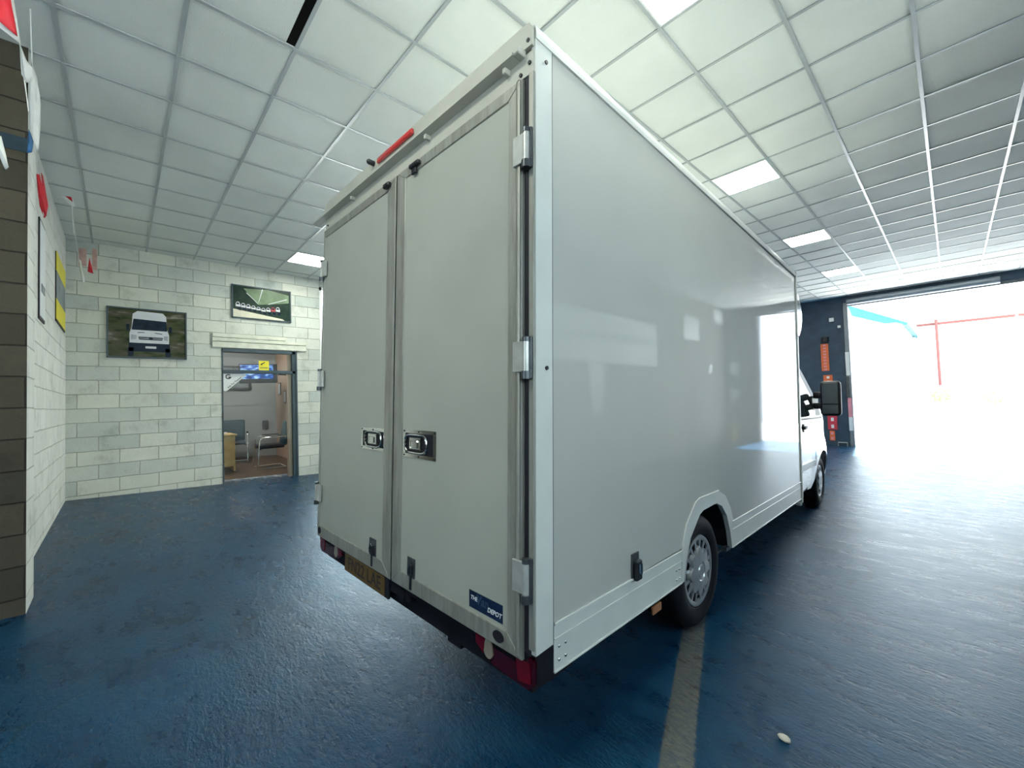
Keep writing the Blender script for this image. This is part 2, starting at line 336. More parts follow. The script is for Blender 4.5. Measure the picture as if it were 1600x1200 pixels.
def text(body, size, mx, m, parent, name='lettering', ext=0.0006, bold=0.0, shear=0.0, align='CENTER', sx=1.0):
    cu = bpy.data.curves.new('t', 'FONT'); cu.body = body; cu.size = size; cu.extrude = ext; cu.offset = bold; cu.shear = shear; cu.align_x = align; cu.align_y = 'CENTER'
    cu.resolution_u = 3
    t = bpy.data.objects.new('t', cu); COL.objects.link(t)
    dg = bpy.context.evaluated_depsgraph_get(); me = bpy.data.meshes.new_from_object(t.evaluated_get(dg)); bpy.data.objects.remove(t)
    me.transform(mx @ Matrix.Diagonal((sx, 1, 1, 1))); me.materials.clear(); me.materials.append(M[m])
    for p in me.polygons: p.material_index = 0
    o = bpy.data.objects.new(name, me); COL.objects.link(o); o.parent = parent; return o
def frame_mx(origin, right, up):
    r, u = Vector(right).normalized(), Vector(up).normalized(); n = r.cross(u); o = Vector(origin)
    return Matrix(((r.x, u.x, n.x, o.x), (r.y, u.y, n.y, o.y), (r.z, u.z, n.z, o.z), (0, 0, 0, 1)))

# ---------------------------------------------------------------- structure
def floor_mesh(x0, x1, y0, y1, st=0.3):
    nx, ny = max(1, int((x1-x0)/st)), max(1, int((y1-y0)/st))
    b = MB(); b.grid(lambda u, v: (x0+(x1-x0)*u, y0+(y1-y0)*v, fh(x0+(x1-x0)*u, y0+(y1-y0)*v)), nx, ny); return b
struct(floor_mesh(XB-0.42, XR+0.1, YN-0.1, YF+0.35).build('floor', 'floor', smooth=True))

# ceiling: grid bars and loose tiles, a few of them slightly askew
def cell(ix, iy): return GX+ix*GS, GY+iy*GS       # lower-left corner
lit = {(-6, -2), (-6, 3), (-6, 8), (-6, 13), (-11, 3), (-11, 8), (-1, -7), (0, -2), (-1, 3), (-1, 8), (-1, 13), (-11, -2)}
b = MB(); tee = MB()
ix0, ix1, iy0, iy1 = math.floor((XB-GX)/GS), math.ceil((XR-GX)/GS), math.floor((YN-GY)/GS), math.ceil((YF-GY)/GS)
for ix in range(ix0, ix1):
    for iy in range(iy0, iy1):
        x, y = cell(ix, iy)
        if (ix, iy) in lit: continue
        if x > XR or y > YF: continue
        x0, x1, y0, y1 = max(x, XB), min(x+GS, XR), max(y, YN), min(y+GS, YF)
        if x0 >= x1 or y0 >= y1: continue
        if x1 < XP and y1 < YL-0.1: continue
        ex = 0.0
        gap = 0.075 if (ix, iy) == (-3, -5) else 0.0
        z = ZCEIL + 0.006 + random.uniform(0, 0.004)
        t = [random.uniform(-0.0025, 0.0025) for _ in range(4)]
        if gap: y1 -= 0.065
        b.poly([(x0, y0, z+t[0]), (x1, y0, z+t[1]), (x1, y1, z+t[2]), (x0, y1, z+t[3])], (0, 0, 0.012))
b.mi = 1
for ix in range(ix0+1, ix1):
    x = GX+ix*GS; ya = YN if x > XP else YL
    b.box(x-0.012, x+0.012, ya, YF, ZCEIL-0.002, ZCEIL+0.004)
for iy in range(iy0+1, iy1):
    y = GY+iy*GS; xa = XB if y > YL else XP
    b.box(xa, XR, y-0.0115, y+0.0115, ZCEIL-0.001, ZCEIL+0.0045)
b.mi = 2
b.box(XB-0.1, XR+0.1, YN-0.1, YF+0.3, ZCEIL+0.35, ZCEIL+0.42)
struct(b.build('ceiling', ['tile', 'tee', 'void']))

ZT = ZCEIL+0.4
DY0, DY1, DZ0, DZ1 = 1.285, 2.49, fh(XB, 1.9), ZC+1.02      # office doorway
WY0, WY1, WZ1 = 2.93, 5.6, ZC+2.36                          # glazed side door behind the van
T = 0.14
def wall_x(name, rects, x0, x1, m):
    w = MB()
    for (ya, yb, za, zb) in rects: w.box(x0, x1, ya, yb, za, zb)
    return struct(w.build(name, m))
wall_x('wall_back', [(YL-0.4, DY0, -0.3, ZT), (DY0, DY1, DZ1, ZT), (DY1, WY0, -0.3, ZT), (WY0, WY1, WZ1, ZT), (WY1, YF+0.3, -0.4, ZT)], XB-T, XB, 'block_x')
w = MB(); w.box(XB-T, -4.585, YL-0.3, YL, -0.3, ZT); struct(w.build('wall_left', 'block_y'))
w = MB(); w.box(-4.585, XP-0.002, YL-0.3, -0.455, -0.3, ZT); struct(w.build('trim_1', 'block_y'))       # pale return of the pier
w = MB(); w.box(XP-0.3, XP, YN-0.1, -0.4552, -0.3, ZT); struct(w.build('wall_side', 'block_raw'))
w = MB(); w.box(XP-0.3, -3.2, YN-0.15, YN, -0.3, ZT); w.box(0.12, XR+0.1, YN-0.15, YN, -0.3, ZT); w.box(-3.2, 0.12, YN-0.15, YN, -0.3, 1.9); w.box(-3.2, 0.12, YN-0.15, YN, 3.1, ZT)
struct(w.build('wall_near', 'block_raw'))
w = MB()
for x in (-3.2, -1.56, 0.08): w.box(x, x+0.04, YN-0.10, YN-0.04, 1.9, 3.1)
for z in (1.9, 3.06): w.box(-3.2, 0.12, YN-0.10, YN-0.04, z, z+0.04)
w.mi = 1; w.box(-3.16, 0.08, YN-0.075, YN-0.07, 1.94, 3.06)
struct(w.build('added_window_near', ['white_metal', 'glass']))  # unseen window, added so daylight reaches the van's rear doors
RW0, RW1, RZ0, RZ1 = -2.6, 3.6, 1.75, 3.2  # opening for an unseen window, added to light the van's side panel
wall_x('wall_right', [(YN-0.1, RW0, -0.5, ZT), (RW0, RW1, -0.5, RZ0), (RW0, RW1, RZ1, ZT), (RW1, YF+0.3, -0.5, ZT)], XR, XR+0.15, 'block_rgt')
w = MB()
for k in range(5):
    y = RW0+(RW1-RW0-0.05)*k/4; w.box(XR+0.05, XR+0.11, y, y+0.05, RZ0, RZ1)
for z in (RZ0, RZ1-0.05): w.box(XR+0.05, XR+0.11, RW0, RW1, z, z+0.05)
w.mi = 1; w.box(XR+0.078, XR+0.082, RW0+0.05, RW1-0.05, RZ0+0.05, RZ1-0.05)
struct(w.build('added_window_right', ['white_metal', 'glass']))
OX0, OX1, OZ = -1.90, 1.44, ZC+2.26
w = MB(); w.box(XB-T, OX0-0.10, YF, YF+0.3, -0.6, ZT); struct(w.build('wall_front', 'navy_paint'))
w = MB(); w.box(OX1, XR+0.1, YF, YF+0.3, -0.6, ZT); struct(w.build('wall_front', 'navy_paint'))
w = MB(); w.box(OX0-0.10, OX1, YF+0.02, YF+0.3, OZ, ZT); struct(w.build('trim_2', 'navy_paint'))

# roller shutter, rolled up, with its guides
zf = fh(-1.9, YF)
sh = empty('roller_shutter', (OX0, YF, zf), 'rolled-up grey roller shutter with guide rails at the bright vehicle opening', 'shutter')
def loc_b(fn, parent): pass
def child(mb, name, m, parent, smooth=False, **k):
    o = mb.build(name, m, parent, smooth, **k); o.matrix_parent_inverse = Matrix.Translation(-Vector(parent.location)); return o
w = MB(); w.cyl((OX0, YF-0.10, OZ+0.06), (0.85, YF-0.10, OZ+0.06), 0.085, n=28); child(w, 'shutter_roll', 'shutter_grey', sh, True)
w = MB(); w.box(OX0, OX1, YF-0.05, YF-0.01, OZ-0.05, OZ+0.02, 0.006); child(w, 'bottom_bar', 'dark_steel', sh)
w = MB(); w.box(OX0-0.10, OX0, YF-0.06, YF+0.02, zf-0.03, OZ+0.06, 0.006); w.box(OX0-0.03, OX0-0.005, YF-0.07, YF-0.055, zf-0.02, OZ+0.05); child(w, 'guide_rail', 'shutter_grey', sh)
w = MB(); w.box(OX1-0.03, OX1+0.07, YF-0.06, YF-0.001, zf-0.08, OZ+0.06, 0.006); child(w, 'guide_rail', 'shutter_grey', sh)
for za, zb, m_, lab in ((0.30, 0.95, 'white_card', 'white band on the guide rail'), (-0.85, -0.32, 'pink_sign', 'pink band on the guide rail'), (-1.22, -0.85, 'white_card', 'white band at the foot of the guide rail')):
    w = MB(); w.box(OX0-0.105, OX0-0.02, YF-0.075, YF-0.0605, ZC+za, ZC+zb); o = child(w, 'rail_band', m_, sh); o['label'] = lab
w = MB(); w.box(OX0-0.12, OX0-0.03, YF-0.12, YF-0.0605, ZC-0.30, ZC+0.28, 0.01); child(w, 'rail_bracket', 'dark_steel', sh)

# signs and switches on the dark wall
def wall_sign(x0, x1, z0, z1, m, label, strokes, tilt=0.0, kind='sign', group=None, ink='ink_white', vert=True):
    e = empty('safety_sign', ((x0+x1)/2, YF-0.0, ZC+z0), label, 'sign', group)
    w = MB(); w.box(x0, x1, YF-0.02, YF-0.002, ZC+z0, ZC+z1, 0.003); child(w, 'board', m, e)
    n = strokes; h = (z1-z0)/n
    for i in range(n):
        za = z0 + h*(i+0.22); cx = (x0+x1)/2
        w = MB(); w.box(cx-0.032, cx+0.032, YF-0.0225, YF-0.0201, ZC+za, ZC+za+h*0.50); child(w, 'faded_letter', ink, e)
wall_sign(-2.56, -2.38, 0.46, 1.24, 'orange_sign', 'tall orange sign board, uppermost on the dark wall by the shutter', 9, ink='pink_sign')
wall_sign(-2.53, -2.32, -0.30, 0.34, 'orange_sign', 'faded orange sign behind the door mirror, below the tall orange board', 5, ink='white_card')
wall_sign(-2.49, -2.27, -1.21, -0.42, 'red_sign', 'red sign with white print, low on the dark wall by the shutter', 4)
wall_sign(-2.46, -2.34, -1.52, -1.24, 'orange_sign', 'small orange sign closest to the floor on the dark wall', 2, ink='pink_sign')
for x, z, s_, lab in ((-2.27, 1.90, 0.055, 'larger white square box high on the dark wall beside the shutter'), (-2.11, 1.68, 0.035, 'small white square box beside the shutter guide rail')):
    w = MB(); w.box(x-s_, x+s_, YF-0.035, YF-0.001, ZC+z-s_, ZC+z+s_, 0.006); tag(w.build('switch_box', 'white_metal'), lab, 'switch')
w = MB(); w.cyl((-2.44, YF-0.04, ZC+1.28), (-2.44, YF-0.04, ZC+1.42), 0.09, n=20); w.box(-2.50, -2.38, YF-0.05, YF-0.001, ZC+1.27, ZC+1.31); tag(w.build('alarm_beacon', 'black', smooth=True), 'dark round sounder just above the tall orange sign board', 'alarm')
w = MB(); zf2 = fh(-2.1, YF-0.2); w.tube([(-2.26, YF-0.12, zf2), (-2.26, YF-0.12, zf2+0.10), (-2.06, YF-0.12, zf2+0.10), (-2.06, YF-0.12, zf2)], 0.014, 8)
tag(w.build('guard_rail', 'steel', smooth=True), 'low bent metal hoop on the floor below the dark wall', 'rail')

# office doorway frame
fr = empty('office_door_frame', (XB, DY0, DZ0), 'dark grey glazed door frame of the office in the block wall', 'door frame')
w = MB(); fx0, fx1 = XB-0.06, XB+0.015
w.box(fx0, fx1, DY0, DY0+0.02, DZ0-0.02, DZ1, 0.002); w.box(fx0, fx1, DY1-0.085, DY1, DZ0-0.03, DZ1, 0.004)
w.box(fx0, fx1, DY0, DY1, DZ1-0.06, DZ1, 0.004); w.box(fx0, fx1, DY0, DY1, ZC+0.585, ZC+0.645, 0.004)
w.box(fx1-0.02, fx1+0.02, DY1-0.03, DY1+0.0, DZ0-0.03, DZ1, 0.003)
child(w, 'frame', 'frame_grey', fr)
w = MB(); w.box(XB-0.035, XB-0.03, DY0+0.02, DY1-0.085, ZC+0.645, DZ1-0.06); child(w, 'top_pane', 'glass', fr)
w = MB(); w.box(XB-0.035, XB-0.03, DY0+0.02, DY1-0.085, DZ0, ZC+0.585); child(w, 'pane', 'glass', fr)
w = MB(); w.box(XB-0.14, XB-0.05, DY1-0.15, DY1-0.085, DZ0-0.02, DZ1-0.05, 0.004); o = child(w, 'inner_jamb', 'office_wall_warm', fr)
w = MB(); w.box(XB-0.029, XB-0.025, 1.855, 2.02, ZC+0.65, ZC+0.825); yst = child(w, 'warning_sticker', 'yellow', fr); yst['label'] = 'square yellow camera warning sticker'; yst.matrix_parent_inverse = Matrix.Translation(-Vector(fr.location))
w = MB(); w.poly([(XB-0.0245, 1.88, ZC+0.765), (XB-0.0245, 1.95, ZC+0.80), (XB-0.0245, 1.955, ZC+0.785), (XB-0.0245, 1.90, ZC+0.755)], (0.001, 0, 0))
w.box(XB-0.0245, XB-0.0235, 1.885, 1.91, ZC+0.745, ZC+0.765)
child(w, 'camera_symbol', 'ink_black', yst)
w = MB()
for i in range(6): w.box(XB-0.0245, XB-0.0235, 1.875+i*0.022, 1.888+i*0.022, ZC+0.685, ZC+0.705)
child(w, 'faded_print', 'frame_grey', yst)
w = MB(); X_ = XB-0.029; w.poly([(X_, 1.312, ZC+0.575), (X_, 1.64, ZC+0.575), (X_, 1.655, ZC+0.565), (X_, 1.645, ZC+0.548), (X_, 1.36, ZC+0.275), (X_, 1.335, ZC+0.265), (X_, 1.312, ZC+0.285)], (0.004, 0, 0)); tst = child(w, 'corner_sticker', 'white_card', fr); tst['label'] = 'white triangular sticker with black lettering'
w = MB()
ring = [(0.036*math.cos(a), 0.036*math.sin(a)) for a in [math.radians(40+i*26) for i in range(12)]]
w.tube([(XB-0.024, 1.385+p, ZC+0.525+q_) for p, q_ in ring], 0.009, 6); w.box(XB-0.0255, XB-0.022, 1.385, 1.425, ZC+0.50, ZC+0.525); child(w, 'round_mark', 'ink_black', tst)
def sticker_text(s, size, y, z, ang):
    right = Vector((0, math.cos(ang), math.sin(ang))); up = Vector((0, -math.sin(ang), math.cos(ang)))
    o = text(s, size, frame_mx((XB-0.0235, y, ZC+z), right, up), 'ink_black', tst, bold=0.0006); o.matrix_parent_inverse = Matrix.Translation(-Vector(tst.location))
sticker_text('Ask For Finance', 0.043, 1.475, 0.425, 0.77)
# lintel over the doorway
w = MB(); w.box(XB, XB+0.03, 1.15, 2.66, ZC+1.03, ZC+1.13, 0.006); w.box(XB, XB+0.035, 1.15, 2.66, ZC+1.14, ZC+1.20, 0.006); w.box(XB, XB+0.03, 1.15, 2.30, ZC+1.21, ZC+1.28, 0.006)
struct(w.build('trim_3', 'lintel'))

# glazed side door in the back wall, mostly hidden by the van
w = MB()
for ya, yb in ((WY0, WY0+0.05), (WY0+1.30, WY0+1.36), (WY1-0.05, WY1)): w.box(XB-0.08, XB-0.02, ya, yb, -0.1, WZ1)
w.box(XB-0.08, XB-0.02, WY0, WY1, WZ1-0.06, WZ1)
struct(w.build('door_1', 'white_metal'))
w = MB(); w.box(XB-0.055, XB-0.05, WY0+0.05, WY1-0.05, 0.0, WZ1-0.06); struct(w.build('window_1', 'glass'))

# ---------------------------------------------------------------- office beyond the doorway
OXB, OYR, OZC = -12.5, 3.05, ZC+1.36
def of(x, y): return fh(x, y)+0.01
b = MB(); b.grid(lambda u, v: (OXB+(XB-0.32-OXB)*u, -1.0+4.2*v, of(OXB+(XB-0.32-OXB)*u, -1.0+4.2*v)), 12, 12); struct(b.build('floor', 'office_floor'))
w = MB(); w.box(OXB-0.1, OXB, -1.1, 3.2, -0.1, OZC+0.1); struct(w.build('wall_office_back', 'office_wall'))
w = MB(); w.box(OXB-0.1, XB-T, OYR, OYR+0.06, -0.1, OZC+0.1); struct(w.build('wall_office_right', 'office_wall_warm'))
w = MB(); w.box(OXB-0.1, XB-T, -1.1, -1.0, -0.1, OZC+0.1); struct(w.build('wall_office_left', 'office_wall'))
w = MB(); w.box(OXB-0.1, XB-T, -1.1, 3.2, OZC, OZC+0.08); struct(w.build('ceiling', 'office_ceiling'))
w = MB(); w.box(OXB, OXB+0.02, -1.0, OYR, ZC-0.12+0.14, ZC+0.04); struct(w.build('trim_4', 'office_wall'))
# office door on the right wall
w = MB(); w.box(-11.2, -10.3, OYR-0.03, OYR, of(-10.8, 3), ZC+1.0, 0.004); struct(w.build('door_2', mats='frame_grey'))
for x, lab in ((-11.4, 'round downlight in the office ceiling, deeper in the room'), (-10.0, 'round downlight in the office ceiling, nearer the doorway')):
    y = 2.0 if x < -11 else 1.2
    e = empty('ceiling_downlight', (x, y, OZC), lab, 'light')
    w = MB(); w.cyl((x, y, OZC-0.012), (x, y, OZC-0.001), 0.055, n=24); child(w, 'rim', 'white_metal', e, True)
    w = MB(); w.cyl((x, y, OZC-0.015), (x, y, OZC-0.0125), 0.042, n=24); child(w, 'lamp', 'panel', e)
L = bpy.data.lights.new('office_lamp', 'POINT'); L.energy = 22; L.color = (1, 0.93, 0.86); L.shadow_soft_size = 0.12
lo = bpy.data.objects.new('office_lamp', L); COL.objects.link(lo); lo.location = (-10.6, 1.5, OZC-0.12)
# wall cabinet and pictures on the back wall of the office
cb = empty('wall_display', (OXB, 1.9, ZC+0.35), 'wide dark framed display board on the office back wall behind the glass', 'display board')
w = MB(); w.box(OXB+0.001, OXB+0.10, 1.2, 2.45, ZC+0.42, ZC+1.02, 0.01); child(w, 'frame', 'dark_steel', cb)
w = MB(); w.box(OXB+0.101, OXB+0.106, 1.25, 2.40, ZC+0.47, ZC+0.97); child(w, 'print', 'grey_print', cb)
tv = empty('monitor', (-11.0, 2.28, ZC+0.5), 'wall-hung monitor with a blue screen seen through the office glass', 'monitor')
tm = Matrix.Translation((-11.0, 2.33, ZC+0.74)) @ Matrix.Rotation(-0.35, 4, 'Z') @ Matrix.Rotation(0.12, 4, 'Y')
def xf(mb, mx): bmesh.ops.transform(mb.bm, verts=mb.bm.verts, matrix=mx); return mb
w = MB(); w.box(-0.03, 0.02, -0.38, 0.38, -0.22, 0.22, 0.008); xf(w, tm); child(w, 'casing', 'black', tv)
w = MB(); w.box(0.0205, 0.023, -0.355, 0.30, -0.12, 0.20); xf(w, tm); child(w, 'screen', 'screen', tv)
w = MB(); w.tube([(-11.03, 2.33, ZC+0.74), (-11.2, 2.7, ZC+0.74), (-11.3, OYR, ZC+0.74)], 0.02, 8); child(w, 'bracket', 'black', tv, True)
for y, z, lab in ((3.0, 0.42, 'higher'), (3.0, 0.2, 'lower')):
    x = -12.1 if lab == 'higher' else -11.6
    e = empty('picture_frame', (x, OYR, ZC+z), 'small dark picture frame on the office side wall, %s and %s of the two' % (lab, 'farther' if lab == 'higher' else 'nearer'), 'picture frame')
    w = MB(); w.box(x-0.11, x+0.11, OYR-0.02, OYR-0.001, ZC+z-0.16, ZC+z+0.16, 0.004); child(w, 'frame', 'dark_steel', e)
    w = MB(); w.box(x-0.085, x+0.085, OYR-0.023, OYR-0.0205, ZC+z-0.135, ZC+z+0.135); child(w, 'print', 'white_card', e)
# desk
dk = empty('desk', (-10.3, 1.45, of(-10.3, 1.4)), 'light oak desk end panel just inside the office doorway', 'desk')
zb = of(-10.3, 1.4)
w = MB(); w.box(-10.75, -9.95, 0.35, 1.72, zb+0.71, zb+0.74, 0.004); child(w, 'desktop', 'wood', dk)
w = MB(); w.box(-10.70, -10.0, 1.66, 1.69, zb+0.0, zb+0.71, 0.003); w.box(-10.02, -10.0, 0.4, 1.66, zb+0.10, zb+0.71); child(w, 'side_panel', 'wood', dk)
w = MB(); w.box(-10.3, -10.12, 1.40, 1.58, zb+0.741, zb+0.78, 0.004); tag(w.build('paper_stack', 'white_card'), 'small white stack of paper at the corner of the oak desk', 'paper')
# chairs: cantilever chrome frames
def arm_chair(loc, rz, label, up='vinyl'):
    e = empty('visitor_chair', loc, label, 'chair', rot=(0, 0, rz))
    w = MB(); w.box(-0.25, 0.25, -0.24, 0.25, 0.42, 0.50, 0.03, seg=3); w.build('seat', 'vinyl', e, True)
    w = MB(); rot = Matrix.Rotation(0.16, 4, 'X'); w.box(-0.24, 0.24, -0.33, -0.25, 0.46, 0.98, 0.035, rot=rot, seg=3); w.build('backrest', up, e, True)
    for s_ in (-1, 1):
        x = s_*0.285
        w = MB(); w.tube([(x, -0.27, 0.66), (x, -0.22, 0.665), (x, 0.12, 0.665), (x, 0.20, 0.65), (x, 0.235, 0.60), (x, 0.27, 0.10), (x, 0.28, 0.03), (x, 0.25, 0.014), (x, -0.20, 0.014), (x, -0.26, 0.014)], 0.0125, 10)
        w.tube([(x, 0.25, 0.40), (x*0.8, 0.20, 0.42)], 0.01, 8)
        w.build('leg_frame', 'chrome', e, True)
        w = MB(); w.box(x-0.022, x+0.022, -0.22, 0.12, 0.675, 0.70, 0.01, seg=2); w.build('armrest', 'vinyl', e, True)
    w = MB(); w.tube([(-0.285, -0.25, 0.014), (0.285, -0.25, 0.014)], 0.0125, 10); w.build('rear_bar', 'chrome', e, True)
    return e
arm_chair((-10.2, 2.36, of(-10.2, 2.36)), math.radians(176), 'dark visitor chair with chrome frame, nearer the right door jamb', 'teal_vinyl')
arm_chair((-11.5, 1.90, of(-11.5, 1.90)), math.radians(-100), 'dark visitor chair with chrome arms behind the oak desk', 'teal_vinyl')
# small bin-like socket on the far wall
w = MB(); w.box(OXB+0.001, OXB+0.05, 2.72, 2.84, ZC-0.62, ZC-0.40, 0.006); tag(w.build('wall_box', 'dark_steel'), 'small grey box low on the office back wall between the chairs', 'box')

# ---------------------------------------------------------------- pictures on the back wall
def picture(name, y0, y1, z0, z1, label):
    e = empty(name, (XB, (y0+y1)/2, ZC+z0), label, 'picture')
    w = MB(); X0 = XB+0.005
    w.box(X0, X0+0.03, y0, y1, ZC+z0, ZC+z0+0.02, 0.003); w.box(X0, X0+0.03, y0, y1, ZC+z1-0.02, ZC+z1, 0.003)
    w.box(X0, X0+0.03, y0, y0+0.02, ZC+z0, ZC+z1, 0.003); w.box(X0, X0+0.03, y1-0.02, y1, ZC+z0, ZC+z1, 0.003)
    child(w, 'frame', 'frame_grey', e); return e
p1 = picture('framed_poster', -0.15, 0.805, 0.80, 1.58, 'large framed poster of a white van driving through moorland')
w = MB(); w.box(XB+0.005, XB+0.020, -0.135, 0.79, ZC+0.815, ZC+1.565); child(w, 'print', 'moor', p1)
def flat(e, y0, z0, W, H, pts, m, lay, name, th=0.0006):
    w = MB(); X = XB+0.0202+lay*0.0008
    w.poly([(X, y0+p*W, ZC+z0+q_*H) for p, q_ in pts], (th, 0, 0)); child(w, name, m, e)
def P1(pts, m, lay, name): flat(p1, -0.135, 0.815, 0.925, 0.75, pts, m, lay, name)
P1([(0.25, 0.12), (0.78, 0.12), (0.78, 0.35), (0.25, 0.35)], 'print_black', 0, 'printed_bumper')
P1([(0.24, 0.02), (0.31, 0.02), (0.31, 0.2), (0.24, 0.2)], 'print_black', 0, 'printed_wheel')
P1([(0.72, 0.02), (0.79, 0.02), (0.79, 0.2), (0.72, 0.2)], 'print_black', 0, 'printed_wheel')
P1([(0.26, 0.30), (0.77, 0.30), (0.77, 0.50), (0.74, 0.62), (0.735, 0.88), (0.69, 0.955), (0.36, 0.965), (0.30, 0.90), (0.285, 0.62), (0.26, 0.50)], 'print_white', 1, 'printed_van')
P1([(0.285, 0.57), (0.745, 0.57), (0.735, 0.78), (0.31, 0.80)], 'print_glass', 2, 'printed_windscreen')
P1([(0.38, 0.37), (0.68, 0.37), (0.69, 0.43), (0.37, 0.43)], 'print_black', 2, 'printed_grille')
P1([(0.385, 0.395), (0.68, 0.395), (0.68, 0.405), (0.385, 0.405)], 'print_white', 3, 'printed_grille_bar')
P1([(0.46, 0.19), (0.60, 0.19), (0.60, 0.235), (0.46, 0.235)], 'print_white', 2, 'printed_plate')
P1([(0.275, 0.36), (0.35, 0.38), (0.345, 0.46), (0.28, 0.47)], 'printed_lamp', 2, 'printed_headlamp')
P1([(0.755, 0.36), (0.70, 0.38), (0.70, 0.46), (0.755, 0.47)], 'printed_lamp', 2, 'printed_headlamp')
P1([(0.36, 0.505), (0.45, 0.52), (0.45, 0.53), (0.36, 0.52)], 'print_black', 2, 'printed_vent')
P1([(0.58, 0.515), (0.68, 0.50), (0.68, 0.515), (0.58, 0.53)], 'print_black', 2, 'printed_vent')
P1([(0.22, 0.55), (0.26, 0.55), (0.26, 0.68), (0.22, 0.68)], 'print_black', 2, 'printed_mirror')
P1([(0.77, 0.54), (0.81, 0.54), (0.81, 0.67), (0.77, 0.67)], 'print_black', 2, 'printed_mirror')
P1([(0.53+0.025*math.cos(a*PI/6), 0.40+0.035*math.sin(a*PI/6)) for a in range(12)], 'print_glass', 4, 'printed_badge')
p2 = picture('framed_poster', 1.437, 2.40, 1.575, 2.175, 'smaller framed poster of parked vehicles above the office doorway')
w = MB(); w.box(XB+0.005, XB+0.020, 1.45, 2.39, ZC+1.59, ZC+2.16); child(w, 'print', 'print_dark_green', p2)
def P2(pts, m, lay, name): flat(p2, 1.45, 1.59, 0.94, 0.57, pts, m, lay, name)
P2([(0.18, 0.93), (0.60, 0.98), (0.97, 0.88), (0.97, 0.62), (0.60, 0.50), (0.42, 0.46)], 'print_green', 0, 'printed_canopy')
P2([(0.0, 0.0), (0.0, 0.26), (0.25, 0.20), (0.85, 0.06), (0.9, 0.0)], 'print_road', 0, 'printed_road')
rr = random.Random(3)
for i in range(9):
    x = 0.05+i*0.085; y = 0.42-0.02*i if i < 5 else 0.32+0.02*(i-5); h = 0.16-0.012*min(i, 8-i)
    P2([(x, y-h*0.5), (x+0.075, y-h*0.55), (x+0.075, y-h*0.1), (x+0.055, y+h*0.4), (x+0.02, y+h*0.4), (x, y)], 'print_white' if i != 7 else 'print_red', 1, 'printed_vehicle')
    P2([(x+0.008, y-h*0.1), (x+0.06, y-h*0.12), (x+0.05, y+h*0.25), (x+0.02, y+h*0.25)], 'print_black', 2, 'printed_window')
    P2([(x+0.03, y-h*1.15), (x+0.085, y-h*1.3), (x+0.085, y-h*0.7), (x+0.03, y-h*0.6)], 'print_black', 2, 'printed_vehicle')
P2([(0.49, 0.97), (0.51, 0.97), (0.43, 0.52), (0.425, 0.52)], 'print_white', 1, 'printed_rafter')
P2([(0.22, 0.80), (0.24, 0.80), (0.42, 0.50), (0.41, 0.50)], 'print_white', 1, 'printed_rafter')
P2([(0.93, 0.75), (0.94, 0.73), (0.60, 0.50), (0.59, 0.51)], 'print_white', 1, 'printed_rafter')

# signs on the left wall
def left_sign(x0, x1, z0, z1, label, parts):
    e = empty('wall_sign', ((x0+x1)/2, YL, ZC+z0), label, 'sign')
    for (a, b_, c, d, m, nm, lay) in parts:
        w = MB(); w.box(x0+(x1-x0)*a, x0+(x1-x0)*b_, YL+0.001+lay*0.004, YL+0.012+lay*0.004, ZC+z0+(z1-z0)*c, ZC+z0+(z1-z0)*d, 0.001); child(w, nm, m, e)
left_sign(-6.32, -5.93, 0.90, 1.88, 'tall white sign with a black border on the left block wall', [(0, 1, 0, 1, 'ink_black', 'border', 0), (0.05, 0.95, 0.03, 0.97, 'white_card', 'panel', 1), (0.2, 0.8, 0.28, 0.36, 'grey_print', 'print', 2)])
left_sign(-8.45, -7.35, 1.10, 1.95, 'yellow and grey printed banner on the left wall near the corner', [(0, 1, 0, 1, 'ink_black', 'border', 0), (0.02, 1, 0.72, 1, 'yellow', 'top_band', 1), (0.02, 1, 0.32, 0.72, 'grey_print', 'picture', 1), (0.02, 1, 0.03, 0.32, 'yellow', 'bottom_band', 1)])
w = MB(); w.box(XP, XP+0.006, -2.0, -0.457, ZC+1.77, ZC+1.87); tag(w.build('painted_band', 'blue_band'), 'dark blue painted stripe across the bare block pier', 'stripe')
w = MB(); w.box(XB+0.002, XB+0.006, -0.44, -0.36, ZC+2.14, ZC+2.40); w.box(XB+0.002, XB+0.006, -0.30, -0.25, ZC+2.1, ZC+2.42); tag(w.build('pink_mark', 'pink_tone'), 'pinkish red marks in the top left corner of the back wall', 'mark')  # two flat pinkish strips high in the corner

# bunting strings near the left wall
def bunting(label, pts, flags):
    e = empty('bunting', pts[0], label, 'bunting', 'bunting strings along the left wall')
    w = MB(); w.tube([Vector(p) for p in pts], 0.003, 6); child(w, 'string', 'white_cloth', e, True)
    for m, x, pg in flags:
        n = len(pg); cy, cz = sum(p[0] for p in pg)/n, sum(p[1] for p in pg)/n
        w = MB(); rim = [w.bm.verts.new((x+0.010*math.sin(2.3*k+x), p[0], ZC+p[1])) for k, p in enumerate(pg)]; c = w.bm.verts.new((x+0.018, cy, ZC+cz))
        for k in range(n): w.bm.faces.new((rim[k], rim[(k+1) % n], c))
        bmesh.ops.subdivide_edges(w.bm, edges=w.bm.edges[:], cuts=2, use_grid_fill=True)
        for v in w.bm.verts: v.co.x += 0.006*math.sin(v.co.z*40+v.co.y*60)
        o = child(w, 'pennant', m, e, True); md = o.modifiers.new('thick', 'SOLIDIFY'); md.thickness = 0.0025
